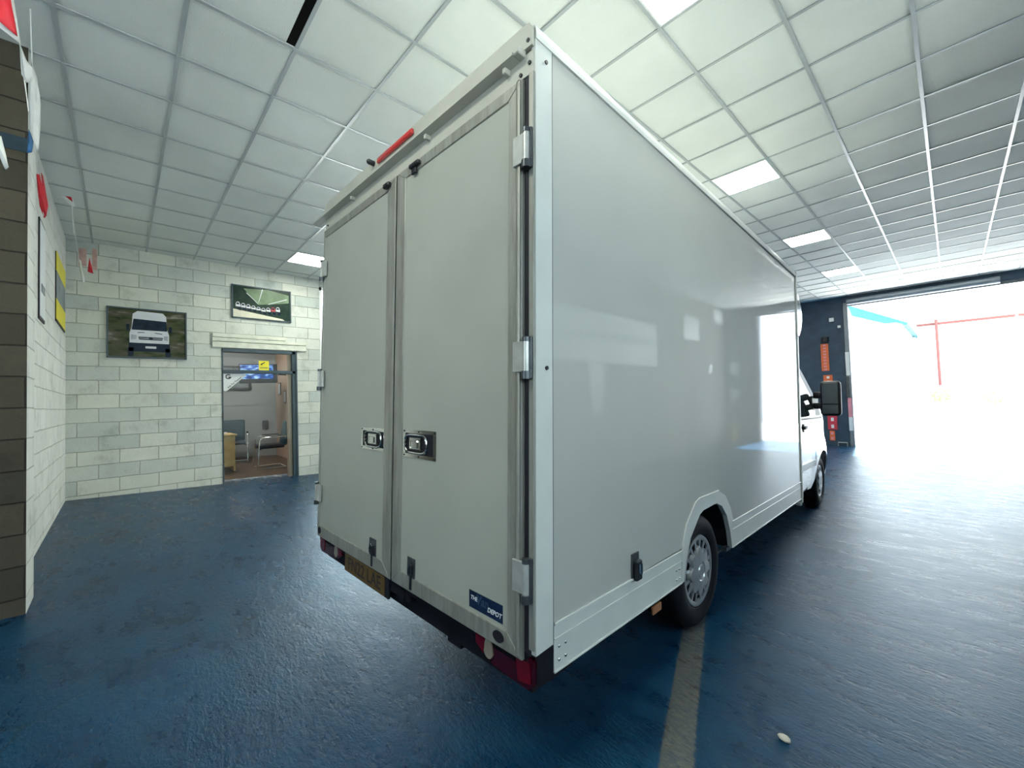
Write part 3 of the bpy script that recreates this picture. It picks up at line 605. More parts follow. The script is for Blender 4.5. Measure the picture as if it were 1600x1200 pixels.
bunting('bunting string closest to the camera, red pennant with white edges at the top left', [(-3.1, -0.62, ZCEIL-0.01), (-3.19, -0.47, ZC+2.2), (-3.2, -0.372, ZC+1.90), (-3.4, -0.378, ZC+1.82), (-3.40, -0.362, ZC+1.65)],
    [('white_cloth', -3.2, [(-0.453, 2.099), (-0.396, 2.137), (-0.367, 1.885), (-0.453, 1.948)]), ('red_cloth', -3.165, [(-0.450, 2.090), (-0.403, 2.115), (-0.374, 1.900), (-0.449, 1.961)]),
     ('white_cloth', -3.4, [(-0.395, 2.007), (-0.374, 1.94), (-0.351, 1.902), (-0.344, 1.848), (-0.369, 1.809), (-0.387, 1.839)])])
bunting('bunting string at the pier corner, long white pennant with a blue tip', [(-3.8, -0.40, ZCEIL-0.005), (-3.8, -0.392, ZC+2.16), (-3.8, -0.384, ZC+1.60)],
    [('white_cloth', -3.8, [(-0.395, 2.16), (-0.374, 2.078), (-0.358, 1.964), (-0.357, 1.802), (-0.365, 1.597), (-0.386, 1.677), (-0.402, 1.799), (-0.402, 1.943)]),
     ('blue_cloth', -3.76, [(-0.399, 1.714), (-0.384, 1.653), (-0.386, 1.572), (-0.404, 1.565), (-0.402, 1.653)])])
bunting('bunting string with one small white pennant at the left edge of the photo', [(-3.1, -0.60, ZCEIL-0.005), (-3.1, -0.46, ZC+1.9), (-3.1, -0.43, ZC+1.34)],
    [('white_cloth', -3.1, [(-0.436, 1.344), (-0.419, 1.345), (-0.392, 1.197), (-0.404, 1.186), (-0.436, 1.297)])])
bunting('bunting string with two narrow red pennants against the pale left wall', [(-4.9, -0.50, ZCEIL-0.005), (-5.0, -0.485, ZC+1.93), (-5.0, -0.45, ZC+1.60)],
    [('red_cloth', -5.0, [(-0.49, 1.929), (-0.476, 1.934), (-0.448, 1.795), (-0.434, 1.598), (-0.447, 1.584), (-0.472, 1.672)]),
     ('red_cloth', -5.05, [(-0.470, 1.964), (-0.461, 1.948), (-0.432, 1.712), (-0.439, 1.614)])])
bunting('bunting string hanging from the ceiling with one red pennant', [(-7.0, -0.475, ZCEIL-0.005), (-7.0, -0.468, ZC+2.80), (-7.0, -0.41, ZC+2.44), (-7.0, -0.395, ZC+2.09)],
    [('white_cloth', -7.0, [(-0.478, 2.819), (-0.458, 2.811), (-0.385, 2.422), (-0.406, 2.401), (-0.523, 2.516)]), ('red_cloth', -6.965, [(-0.473, 2.771), (-0.4, 2.452), (-0.503, 2.542)])])
bunting('bunting string farthest along, one white and one red pennant by the corner', [(-7.6, -0.44, ZCEIL-0.005), (-7.6, -0.384, ZC+1.957), (-7.6, -0.286, ZC+2.003), (-7.6, -0.25, ZC+1.79)],
    [('white_cloth', -7.6, [(-0.384, 1.957), (-0.361, 1.937), (-0.327, 1.669), (-0.344, 1.641), (-0.367, 1.787)]), ('red_cloth', -7.6, [(-0.286, 2.003), (-0.251, 1.783), (-0.304, 1.807)])])

# ---------------------------------------------------------------- ceiling light panels
def light_panel(ix, iy, label):
    x, y = cell(ix, iy)
    e = empty('ceiling_light', (x+0.3, y+0.3, ZCEIL), label, 'light', 'square ceiling light panels')
    w = MB(); z0, z1 = ZCEIL-0.004, ZCEIL+0.012
    for q_ in ((x+0.012, x+0.588, y+0.012, y+0.024), (x+0.012, x+0.588, y+0.576, y+0.588), (x+0.012, x+0.024, y+0.024, y+0.576), (x+0.576, x+0.588, y+0.024, y+0.576)): w.box(*q_, z0, z1)
    child(w, 'frame', 'white_metal', e)
    w = MB(); w.box(x+0.024, x+0.576, y+0.024, y+0.576, ZCEIL+0.001, ZCEIL+0.009); child(w, 'diffuser', 'panel', e)
light_panel(0, -2, 'lit square ceiling panel cut off by the top edge of the photo')
light_panel(-1, 3, 'lit square ceiling panel over the middle of the van roof edge')
light_panel(-1, 8, 'lit square ceiling panel above the front half of the box body')
light_panel(-1, 13, 'lit square ceiling panel closest to the shutter opening')
light_panel(-1, -7, 'added fill-light ceiling panel, unseen behind the camera')  # out-of-view panel added to lift the light in the room
for ix, iy, lab in ((-6, -2, 'above the rear of the van box'), (-6, 3, 'above the middle of the van box on the far side'), (-6, 8, 'above the van cab on the far side'), (-6, 13, 'near the dark front wall on the far side of the van'),
                    (-11, 3, 'close to the back wall by the side door'), (-11, 8, 'close to the back wall, halfway along the workshop')):
    light_panel(ix, iy, 'added fill-light ceiling panel, unseen, ' + lab)  # extra unseen panels, added to brighten the ceiling and left side
light_panel(-11, -2, 'lit square ceiling panel near the office wall, left of the van')

# ---------------------------------------------------------------- right wall, seen only as a reflection in the van side
rb = empty('wall_banner', (XR, 7.5, ZC+0.55), 'long white banner on the right wall, seen reflected in the van side', 'banner')
w = MB(); w.box(XR-0.02, XR-0.002, 5.2, 9.55, ZC+0.55, ZC+1.52, 0.004); child(w, 'sheet', 'white_card', rb)
w = MB(); w.box(XR-0.026, XR-0.0205, 5.2, 9.55, ZC+0.52, ZC+0.58); child(w, 'hem', 'header', rb)
for i in range(9):
    w = MB(); w.box(XR-0.024, XR-0.0205, 5.6+i*0.42, 5.78+i*0.42, ZC+1.0, ZC+1.15); child(w, 'faded_letter', 'grey_print', rb)
w = MB(); w.box(XR-0.02, XR-0.002, 11.2, 12.3, ZC+1.34, ZC+1.98, 0.004); tag(w.build('wall_poster', 'white_card'), 'white poster high on the right wall, reflected beyond the banner', 'poster')
w = MB()
w.box(XR-0.09, XR-0.03, 6.56, 7.10, ZC+0.30, ZC+0.50, 0.02, seg=2)
w.poly([(XR-0.04, 6.56, ZC+0.32), (XR-0.04, 6.85, ZC+0.32), (XR-0.04, 6.82, ZC-0.45), (XR-0.04, 6.66, ZC-0.45)], (-0.04, 0, 0)); w.poly([(XR-0.04, 6.83, ZC+0.32), (XR-0.04, 7.1, ZC+0.32), (XR-0.04, 7.02, ZC-0.46), (XR-0.04, 6.88, ZC-0.46)], (-0.04, 0, 0))
tag(w.build('hanging_trousers', 'white_cloth'), 'white work trousers hanging under the banner, seen as a reflection', 'trousers')
w = MB(); w.box(XR-0.10, XR-0.002, 13.4, 14.1, ZC+2.0, ZC+2.42, 0.02); tag(w.build('wall_heater', 'white_metal'), 'white wall unit high near the front corner, seen as a reflection', 'heater')
w = MB(); w.box(XR-0.05, XR-0.002, 13.0, 13.25, ZC+0.4, ZC+0.7, 0.006); tag(w.build('notice', 'white_card'), 'small white notice on the right wall, seen as a reflection', 'notice')
for z, lab in ((0.55, 'upper'), (-0.28, 'lower')):
    w = MB(); w.box(2.05, 2.28, YF-0.10, YF-0.002, ZC+z-0.14, ZC+z+0.22, 0.01); tag(w.build('electrical_box', 'white_metal'), '%s white electrical box beside the shutter, seen as a reflection' % lab, 'electrical box')
w = MB(); z0 = fh(2.1, 14.4); w.box(2.0, 2.25, 14.30, 14.5, z0, z0+0.03, 0.01); w.cyl((2.12, 14.4, z0+0.02), (2.12, 14.4, z0+0.55), 0.10, 0.04, 20); tag(w.build('floor_cone', 'cone_yellow', smooth=True), 'yellow floor cone at the front right corner, seen as a reflection', 'cone')
fl = empty('strip_light', (XR, 8.6, ZC+1.78), 'slim white strip light on the right wall above the banner, seen as a reflection', 'light')
w = MB(); w.box(XR-0.06, XR-0.002, 7.8, 9.5, ZC+1.75, ZC+1.81, 0.01); child(w, 'casing', 'white_metal', fl)
w = MB(); w.box(XR-0.075, XR-0.0605, 7.82, 9.48, ZC+1.755, ZC+1.805, 0.005); child(w, 'diffuser', 'white_card', fl)

# pale stone chip on the floor
w = MB(); bmesh.ops.create_icosphere(w.bm, subdivisions=2, radius=0.02)
for v in w.bm.verts: v.co = Vector((v.co.x*1.25, v.co.y*0.75, v.co.z*0.6)) * (1+0.25*noise.noise(v.co*60))
o = w.build('stone_chip', 'stone', smooth=False); o.location = (-0.545, 1.999, fh(-0.545, 2.0)+0.009); tag(o, 'small pale stone chip lying alone on the blue floor', 'stone')

# ================================================================ THE VAN
van = bpy.data.objects.new('box_van', None); COL.objects.link(van)
van.matrix_world = Matrix.Translation(T0) @ TR.to_4x4()
tag(van, 'white low-floor box van with twin rear doors parked on the blue floor', 'van')
W, LB, ZTOP, ZB = 2.112, 4.322, 2.867, 0.48
def vb(mb, name, m, parent=van, smooth=False, label=None):
    o = mb.build(name, m, parent, smooth)
    if label: o['label'] = label
    return o
# box shell: floor, roof, left side, front wall
w = MB(); w.box(-W+0.03, -0.03, 0.04, 1.22, 0.42, 0.50); w.box(-W+0.03, -0.03, 2.12, LB-0.02, 0.42, 0.50); w.box(-W+0.42, -0.42, 1.22, 2.12, 0.42, 0.50); w.box(-W+0.02, -0.02, 0.03, LB-0.02, ZTOP-0.05, ZTOP-0.012)
w.box(-W, -W+0.03, 0.02, LB, 0.45, ZTOP-0.02); w.box(-W+0.03, -0.03, LB-0.04, LB, 0.42, ZTOP-0.02)
vb(w, 'box_shell', 'trim_white')
# right side panel with wheel arch cut out
pts = [(0.100, 0.555), (1.235, 0.568), (1.30, 0.665), (1.44, 0.797), (1.50, 0.805), (1.82, 0.805), (1.93, 0.72), (2.06, 0.56), (4.25, 0.56), (4.25, 2.785), (0.100, 2.805)]
w = MB(); w.poly([(-0.001, y, z) for y, z in pts], (-0.028, 0, 0)); vb(w, 'side_panel', 'gloss_panel')
# corner post
w = MB(); w.poly([(0.004, 0.0, 0.48), (0.004, 0.096, 0.487), (0.004, 0.096, 2.83), (0.004, 0.0, 2.85)], (-0.022, 0, 0)); post = vb(w, 'corner_post', 'trim_white')
for z in (2.738, 1.527):
    w = MB(); w.cyl((0.003, 0.060, z), (0.009, 0.060, z), 0.008, n=12); vb(w, 'bolt', 'black', post, True)
w = MB(); w.box(-0.005, 0.003, 0.0965, 0.1005, 0.49, 2.82); vb(w, 'panel_joint', 'seal')
w = MB(); w.box(-W, -W+0.02, -0.0, 0.06, 0.48, 2.84); vb(w, 'corner_post', 'trim_white')
# roof edge rail along the side
w = MB(); w.poly([(0.008, 0.0, 2.80), (0.008, 0.0, 2.825), (0.0, 0.0, 2.858), (-0.022, 0.0, ZTOP), (-0.05, 0.0, ZTOP), (-0.05, 0.0, 2.80)], (0, LB, 0)); 
vb(w, 'roof_rail', 'trim_white', smooth=False)
w = MB(); w.poly([(-W-0.008, 0.0, 2.80), (-W-0.008, 0.0, 2.825), (-W, 0.0, 2.858), (-W+0.022, 0.0, ZTOP), (-W+0.05, 0.0, ZTOP), (-W+0.05, 0.0, 2.80)], (0, LB, 0)); vb(w, 'roof_rail', 'trim_white')
# skirt: two lengths with raised ridges and bolts
def skirt(ya, yb, name='side_skirt'):
    w = MB(); w.box(-0.025, 0.000, ya, yb, 0.377, 0.556)
    w.box(0, 0.007, ya, yb, 0.550, 0.562, 0.002); w.box(0, 0.005, ya, yb, 0.497, 0.504, 0.0015); w.box(-0.02, 0.005, ya, yb, 0.374, 0.382, 0.0015)
    return vb(w, name, 'trim_white')
s1 = skirt(0.105, 1.235); s2 = skirt(2.075, LB-0.07)
for yy in (0.135, 0.175, 1.165, 1.203):
    for zz in (0.415, 0.465):
        w = MB(); w.ball((0.0, yy, zz), 0.0075, 6, (0.7, 1, 1)); vb(w, 'bolt', 'chrome', s1, True)
# wheel arch surround
arch_o = [(1.235, 0.377), (1.235, 0.568), (1.30, 0.690), (1.44, 0.797), (1.50, 0.812), (1.82, 0.812), (1.95, 0.76), (2.05, 0.66), (2.10, 0.56), (2.10, 0.377)]
arch_i = [(1.262, 0.377), (1.285, 0.47), (1.36, 0.60), (1.50, 0.710), (1.56, 0.727), (1.78, 0.735), (1.88, 0.70), (1.97, 0.62), (2.03, 0.50), (2.062, 0.377)]
w = MB()
for i in range(len(arch_o)-1):
    w.poly([(0.003, *arch_o[i]), (0.003, *arch_o[i+1]), (0.003, *arch_i[i+1]), (0.003, *arch_i[i])], (-0.03, 0, 0))
vb(w, 'wheel_arch_trim', 'trim_white')
w = MB()
w.tube([(0.004, y, z) for y, z in arch_o[1:6]], 0.004, 6); vb(w, 'arch_bead', 'trim_white', smooth=True)
w = MB()   # dark inner wheel housing
n = 14
for i in range(len(arch_i)-1):
    a, c = arch_i[i], arch_i[i+1]
    w.poly([(-0.03, a[0], a[1]), (-0.03, c[0], c[1]), (-0.03, c[0]+0.02*(c[0] > 1.65), c[1]+0.02), (-0.03, a[0]-0.02*(a[0] < 1.65), a[1]+0.02)], (-0.36, 0, 0))
w.box(-0.40, -0.37, 1.22, 2.12, 0.36, 0.80); vb(w, 'wheel_housing', 'chassis')
# vertical trim at the front edge of the box
w = MB(); w.box(-0.03, 0.010, LB-0.07, LB-0.035, 0.33, 2.86, 0.008, seg=2); w.box(-0.03, 0.004, LB-0.035, LB, 0.38, 2.86, 0.004)
vb(w, 'front_edge_trim', 'trim_white')
# side retaining catch
w = MB(); w.box(0.0, 0.006, 0.675, 0.745, 0.545, 0.675, 0.002); ct = vb(w, 'door_catch', 'dark_steel')
w = MB(); w.box(0.0061, 0.030, 0.685, 0.735, 0.550, 0.645, 0.006); vb(w, 'catch_body', 'black', ct)
w = MB(); w.cyl((0.031, 0.712, 0.585), (0.031, 0.712, 0.632), 0.010, n=10); vb(w, 'catch_spring', 'chrome', ct, True)
# orange side marker under the skirt
w = MB(); w.box(-0.07, -0.055, 1.00, 1.10, 0.255, 0.300, 0.006, seg=2); mk = vb(w, 'side_marker', 'orange_lens', label='orange side marker lens')
w = MB(); w.box(-0.095, -0.0705, 1.02, 1.08, 0.26, 0.43); vb(w, 'marker_bracket', 'chassis', mk)

# ---- rear face
# frame header behind the cap
w = MB(); w.box(-W+0.01, -0.003, -0.004, 0.03, 2.672, 2.76); hd = vb(w, 'rear_header', 'header')
for x, z in ((-0.022, 2.715), (-0.070, 2.690), (-W+0.06, 2.70), (-0.022, 2.80)):
    w = MB(); w.cyl((x, -0.010 if z < 2.75 else -0.018, z), (x, 0.0, z), 0.008, n=12); vb(w, 'bolt', 'black', hd, True)
w = MB()   # roof cap: sloped strip with rounded ends
n = 10; x0, x1 = -W-0.012, -0.004
prof = [(x0, 2.775), (x0-0.0, 2.80), (x0+0.012, 2.83), (x0+0.04, 2.856), (x0+0.08, 2.870), (x1-0.05, 2.874), (x1-0.012, 2.868), (x1, 2.85), (x1, 2.775)]
w.poly([(x, -0.014, z) for x, z in prof], (0, 0.034, 0)); cap = vb(w, 'roof_cap', 'header')
w = MB(); w.poly([(0, -0.050, 2.752), (0, -0.050, 2.762), (0, -0.016, 2.778), (0, -0.0, 2.778), (0, -0.0, 2.747)], (-W+0.03-0.09, 0, 0)); xf(w, Matrix.Translation((-0.075, 0, 0))); vb(w, 'rain_gutter', 'header')
w = MB(); w.box(-W-0.012, -W+0.10, -0.048, 0.0, 2.752, 2.768, 0.004); vb(w, 'gutter_end', 'header')
w = MB(); w.box(-0.075, -0.045, -0.048, 0.0, 2.750, 2.782, 0.004); vb(w, 'gutter_end', 'header')
for x in (-0.14, -0.72, -1.60):
    w = MB(); w.box(x-0.01, x+0.01, -0.035, -0.003, 2.724, 2.748, 0.003); vb(w, 'gutter_bracket', 'header')
w = MB(); w.box(-1.248, -0.853, -0.032, -0.0145, 2.818, 2.850, 0.008, seg=3); vb(w, 'high_brake_light', 'brake_red', smooth=True, label='long red brake light on the roof edge')
w = MB(); w.cyl((-1.312, -0.0145, 2.850), (-1.312, -0.045, 2.850), 0.016, n=16); w.ball((-1.312, -0.046, 2.850), 0.016, 8); vb(w, 'rear_camera', 'black', smooth=True)
# rear frame below the doors, outer rims
w = MB(); w.box(-0.022, 0.0, -0.010, 0.03, 0.50, 2.67); w.box(-W, -W+0.022, -0.010, 0.03, 0.50, 2.67); vb(w, 'rear_frame', 'alu_frame')
w = MB(); w.box(-0.052, -0.022, 0.0, 0.02, 0.47, 2.672); w.box(-W+0.022, -W+0.03, 0.0, 0.02, 0.50, 2.67); w.box(-1.036, -1.022, 0.0, 0.02, 0.47, 2.67); vb(w, 'door_seal', 'seal')
w = MB(); w.box(-W+0.02, -0.02, 0.02, 0.04, 0.44, 2.7); vb(w, 'door_backing', 'seal')
def rear_door(x0, x1, px0, px1, zb_, name, sgn):
    # x0<x1 outer extents, px panel extents
    w = MB(); w.box(px0-0.005, px1+0.005, -0.010, 0.016, 0.515, 2.615); d = vb(w, name, 'door_panel')
    pz0, pz1, z1 = 0.522, 2.610, 2.664
    y0, y1 = -0.016, 0.016
    # four mitred rails
    q = [(x0, zb_), (x1, zb_), (x1, z1), (x0, z1)]; r = [(px0, pz0), (px1, pz0), (px1, pz1), (px0, pz1)]
    for i, nm in enumerate(('bottom_rail', 'stile', 'top_rail', 'stile')):
        a, c, e, f = q[i], q[(i+1) % 4], r[(i+1) % 4], r[i]
        g = 0.0008
        w = MB(); w.poly([(a[0], y0, a[1]), (c[0], y0, c[1]), (e[0], y0, e[1]), (f[0], y0, f[1])], (0, y1-y0, 0))
        ed = [e_ for e_ in w.bm.edges if all(abs(v.co.y-y0) < 1e-6 for v in e_.verts)]
        bmesh.ops.bevel(w.bm, geom=ed, offset=0.003, segments=1, affect='EDGES')
        vb(w, nm, 'alu_frame', d)
    return d
dr = rear_door(-1.020, -0.054, -0.932, -0.132, 0.448, 'rear_door', 1)
dl = rear_door(-2.090, -1.038, -2.070, -1.128, 0.448, 'rear_door', -1)
w = MB(); w.box(-0.078, -0.056, -0.026, -0.016, 0.46, 2.66, 0.008, seg=2); vb(w, 'edge_bead', 'alu_frame', dr)
w = MB(); w.box(-1.050, -1.026, -0.022, -0.0165, 0.455, 2.655, 0.002); vb(w, 'cover_strip', 'alu_frame', dl)
# hinges
def hinge(x, z, parent, s=1):
    w = MB(); xa, xb = sorted((x, x - s*0.062)); w.box(xa, xb, -0.033, -0.0165, z-0.058, z+0.058, 0.002)
    w.cyl((x+s*0.004, -0.026, z-0.055), (x+s*0.004, -0.026, z+0.055), 0.013, n=18); h = vb(w, 'hinge', 'steel', parent, True)
    w = MB(); w.cyl((x+s*0.004, -0.026, z-0.085), (x+s*0.004, -0.026, z-0.0555), 0.019, n=18); w.cyl((x+s*0.004, -0.026, z+0.0555), (x+s*0.004, -0.026, z+0.072), 0.015, n=18)
    w.box(*sorted((x+s*0.006, x+s*0.026)), -0.022, -0.011, z-0.085, z+0.075, 0.003); vb(w, 'hinge_bush', 'dark_steel', h, True)
for z in (2.37, 1.567, 0.755): hinge(-0.026, z, dr)
for z in (2.37, 1.567, 0.755): hinge(-W+0.026, z, dl, -1)
# recessed slam locks
def lock(x0, x1, z0, z1, parent, flip):
    w = MB()
    w.box(x0, x1, -0.0135, -0.0105, z0, z0+0.020, 0.0012); w.box(x0, x1, -0.0135, -0.0105, z1-0.020, z1, 0.0012)
    w.box(x0, x0+0.024, -0.0135, -0.0105, z0+0.020, z1-0.020, 0.0012); w.box(x1-0.024, x1, -0.0135, -0.0105, z0+0.02, z1-0.02, 0.0012)
    lk = vb(w, 'lock_plate', 'chrome', parent)
    w = MB(); w.box(x0+0.024, x1-0.024, -0.0122, -0.0106, z0+0.020, z1-0.020); vb(w, 'lock_pan', 'seal', lk)
    cx = (x0+x1)/2 + (-0.02 if flip else 0.01); zc = (z0+z1)/2; hw = 0.098; hh = 0.045
    w = MB(); ring = []
    for k in range(29):
        a = 2*PI*k/28; ca, sa = math.cos(a), math.sin(a); ring.append((cx+hw*abs(ca)**0.5*(1 if ca > 0 else -1), -0.020, zc+hh*abs(sa)**0.5*(1 if sa > 0 else -1)))
    w.tube(ring, 0.0062, 8); vb(w, 'pull_ring', 'chrome', lk, True)
    w = MB(); w.box(cx-0.062, cx+0.045, -0.020, -0.0125, zc-0.03, zc+0.034, 0.004); w.box(cx-0.04, cx+0.02, -0.024, -0.0205, zc-0.020, zc+0.016, 0.004); vb(w, 'latch_cover', 'chrome', lk)
    w = MB()
    for xx in (x0+0.012, (x0+x1)/2, x1-0.012):
        for zz in (z0+0.010, z1-0.010): w.cyl((xx, -0.0155, zz), (xx, -0.0138, zz), 0.0045, n=8)
    vb(w, 'rivet', 'black', lk)
lock(-0.922, -0.622, 1.115, 1.258, dr, True)
lock(-1.418, -1.112, 1.118, 1.248, dl, False)
# door retainers low on the doors
def retainer(x0, x1, parent):
    w = MB(); w.box(x0, x1, -0.016, -0.0105, 0.520, 0.618, 0.002); e = vb(w, 'retainer', 'dark_steel', parent)
    w = MB(); w.box(x0+0.012, x1-0.012, -0.026, -0.0165, 0.535, 0.590, 0.006); vb(w, 'retainer_body', 'black', e)
    w = MB(); w.cyl(((x0+x1)/2, -0.028, 0.578), ((x0+x1)/2, -0.028, 0.592), 0.006, n=10); w.cyl((x0+0.03, -0.028, 0.560), (x0+0.03, -0.028, 0.572), 0.005, n=10); vb(w, 'retainer_pin', 'chrome', e, True)
    w = MB(); w.box(x0+0.028, x0+0.046, -0.0205, -0.0165, 0.462, 0.540, 0.001); vb(w, 'strap', 'black', e)
retainer(-1.283, -1.205, dl); retainer(-0.862, -0.792, dr)
# top catches and plugs
w = MB(); w.box(-0.865, -0.775, -0.040, -0.017, 2.622, 2.645, 0.005); w.box(-0.855, -0.81, -0.030, -0.0165, 2.590, 2.622, 0.004); vb(w, 'top_catch', 'black', dr)
w = MB(); w.box(-1.150, -1.085, -0.040, -0.0165, 2.622, 2.648, 0.005); vb(w, 'top_catch', 'black', dl)
w = MB(); w.cyl((-0.178, -0.0205, 0.488), (-0.178, -0.016, 0.488), 0.024, n=24); xf(w, Matrix.Translation((-0.178, 0, 0.488)) @ Matrix.Diagonal((1.25, 1, 0.9, 1)) @ Matrix.Translation((0.178, 0, -0.488))); vb(w, 'buffer', 'seal', dr, True)
w = MB(); w.cyl((-2.050, -0.0205, 0.492), (-2.050, -0.016, 0.492), 0.024, n=24); vb(w, 'buffer', 'seal', dl, True)
# sticker
w = MB(); w.box(-0.366, -0.160, -0.0115, -0.0102, 0.538, 0.608); st = vb(w, 'dealer_sticker', 'sticker', dr, label='navy sticker with white lettering')
F = lambda x, z: frame_mx((x, -0.0118, z), (1, 0, 0), (0, 0, 1))
text('THE', 0.024, F(-0.335, 0.580), 'ink_white', st, bold=0.0004, shear=0.25, sx=1.0)
text('DEPOT', 0.026, F(-0.208, 0.563), 'ink_white', st, bold=0.0005, shear=0.25)
text('Van', 0.052, F(-0.283, 0.580), 'ink_grey', st, bold=0.001, shear=0.2)
w = MB(); w.box(-0.19, -0.168, -0.0122, -0.0116, 0.5465, 0.549); vb(w, 'small_print', 'ink_grey', st)

# ---- under the doors: sill, bumper, lamps, plate
w = MB(); w.box(-W+0.03, -0.035, 0.0, 0.14, 0.42, 0.475); w.box(-W+0.06, -0.06, 0.05, 0.30, 0.30, 0.42); vb(w, 'rear_sill', 'chassis')
w = MB(); w.box(-0.012, 0.001, 0.012, 0.10, 0.375, 0.482); vb(w, 'corner_cover', 'chassis')
def tail_lamp(xa, xb, right):
    s_ = 1 if right else -1
    xo = xb if right else xa
    w = MB(); pr = []
    xin = xa if right else xb
    sg = 1 if right else -1
    pr = [(xin, 0.445), (xin, 0.400), (xin+sg*0.05, 0.372), (xin+sg*0.12, 0.352), (xo-sg*0.03, 0.345), (xo, 0.37), (xo, 0.455), (xo-sg*0.05, 0.460)]
    w.poly([(x, 0.0, z) for x, z in pr], (0, 0.08, 0)); t = vb(w, 'tail_lamp', 'dark_red_lens')
    w = MB(); w.poly([(xin+sg*0.002, -0.003, 0.44), (xin+sg*0.004, -0.003, 0.405), (xin+sg*0.05, -0.003, 0.376), (xin+sg*0.06, -0.003, 0.44)], (0, 0.0025, 0)); vb(w, 'brake_lens', 'red_lens', t)
    w = MB(); c = xin+sg*0.085; w.poly([(c+0.03*math.cos(a*PI/8)*(1.0 if math.sin(a*PI/8) < 0 else 0.8), -0.006, 0.405+(0.036 if math.sin(a*PI/8) < 0 else 0.05)*math.sin(a*PI/8)) for a in range(16)], (0, 0.0055, 0)); vb(w, 'reverse_lens', 'clear_lens', t)
    w = MB(); w.poly([(xo-sg*0.09, -0.004, 0.445), (xo-sg*0.02, -0.004, 0.445), (xo-sg*0.015, -0.004, 0.372), (xo-sg*0.08, -0.004, 0.36)], (0, 0.0035, 0)); vb(w, 'indicator_lens', 'red_lens', t)
tail_lamp(-0.335, -0.005, True); tail_lamp(-2.075, -1.70, False)
w = MB(); w.box(-1.645, -1.075, -0.004, 0.012, 0.325, 0.440, 0.004); pl = vb(w, 'plate_holder', 'black')
w = MB(); w.box(-1.630, -1.110, -0.0075, -0.0042, 0.332, 0.440, 0.0015); vb(w, 'number_plate', 'plate', pl, label='yellow number plate with black characters')
o = text('FN22 LAE', 0.106, frame_mx((-1.37, -0.0078, 0.385), (1, 0, 0), (0, 0, 1)), 'ink_black', pl, name='plate_lettering', bold=0.0012, sx=0.98)
w = MB(); w.box(-1.06, -0.86, 0.0, 0.06, 0.375, 0.432, 0.006); w.cyl((-0.93, -0.01, 0.40), (-0.93, 0.02, 0.40), 0.03, n=18); vb(w, 'tow_point', 'chassis', smooth=True)
# chassis
w = MB()
for x in (-0.55, -1.55): w.box(x-0.05, x+0.05, 0.05, 6.2, 0.28, 0.42)
w.box(-1.65, -0.46, 0.5, 4.3, 0.36, 0.425)
w.cyl((-1.9, 1.57, 0.33), (-0.2, 1.57, 0.33), 0.045, n=12); w.cyl((-1.9, 5.93, 0.34), (-0.2, 5.93, 0.34), 0.04, n=12)
w.box(-0.16, -0.03, 0.12, 1.15, 0.38, 0.42)
vb(w, 'chassis', 'chassis')
w = MB(); w.box(-0.045, -0.015, 2.0, 2.2, 0.36, 0.385); w.tube([(-0.06, 2.05, 0.36), (-0.06, 1.85, 0.35)], 0.008, 8); vb(w, 'arch_stay', 'dark_steel')
w = MB(); w.box(-0.05, 0.006, LB-0.115, LB-0.075, 0.305, 0.345, 0.008); vb(w, 'jacking_point', 'white_card')

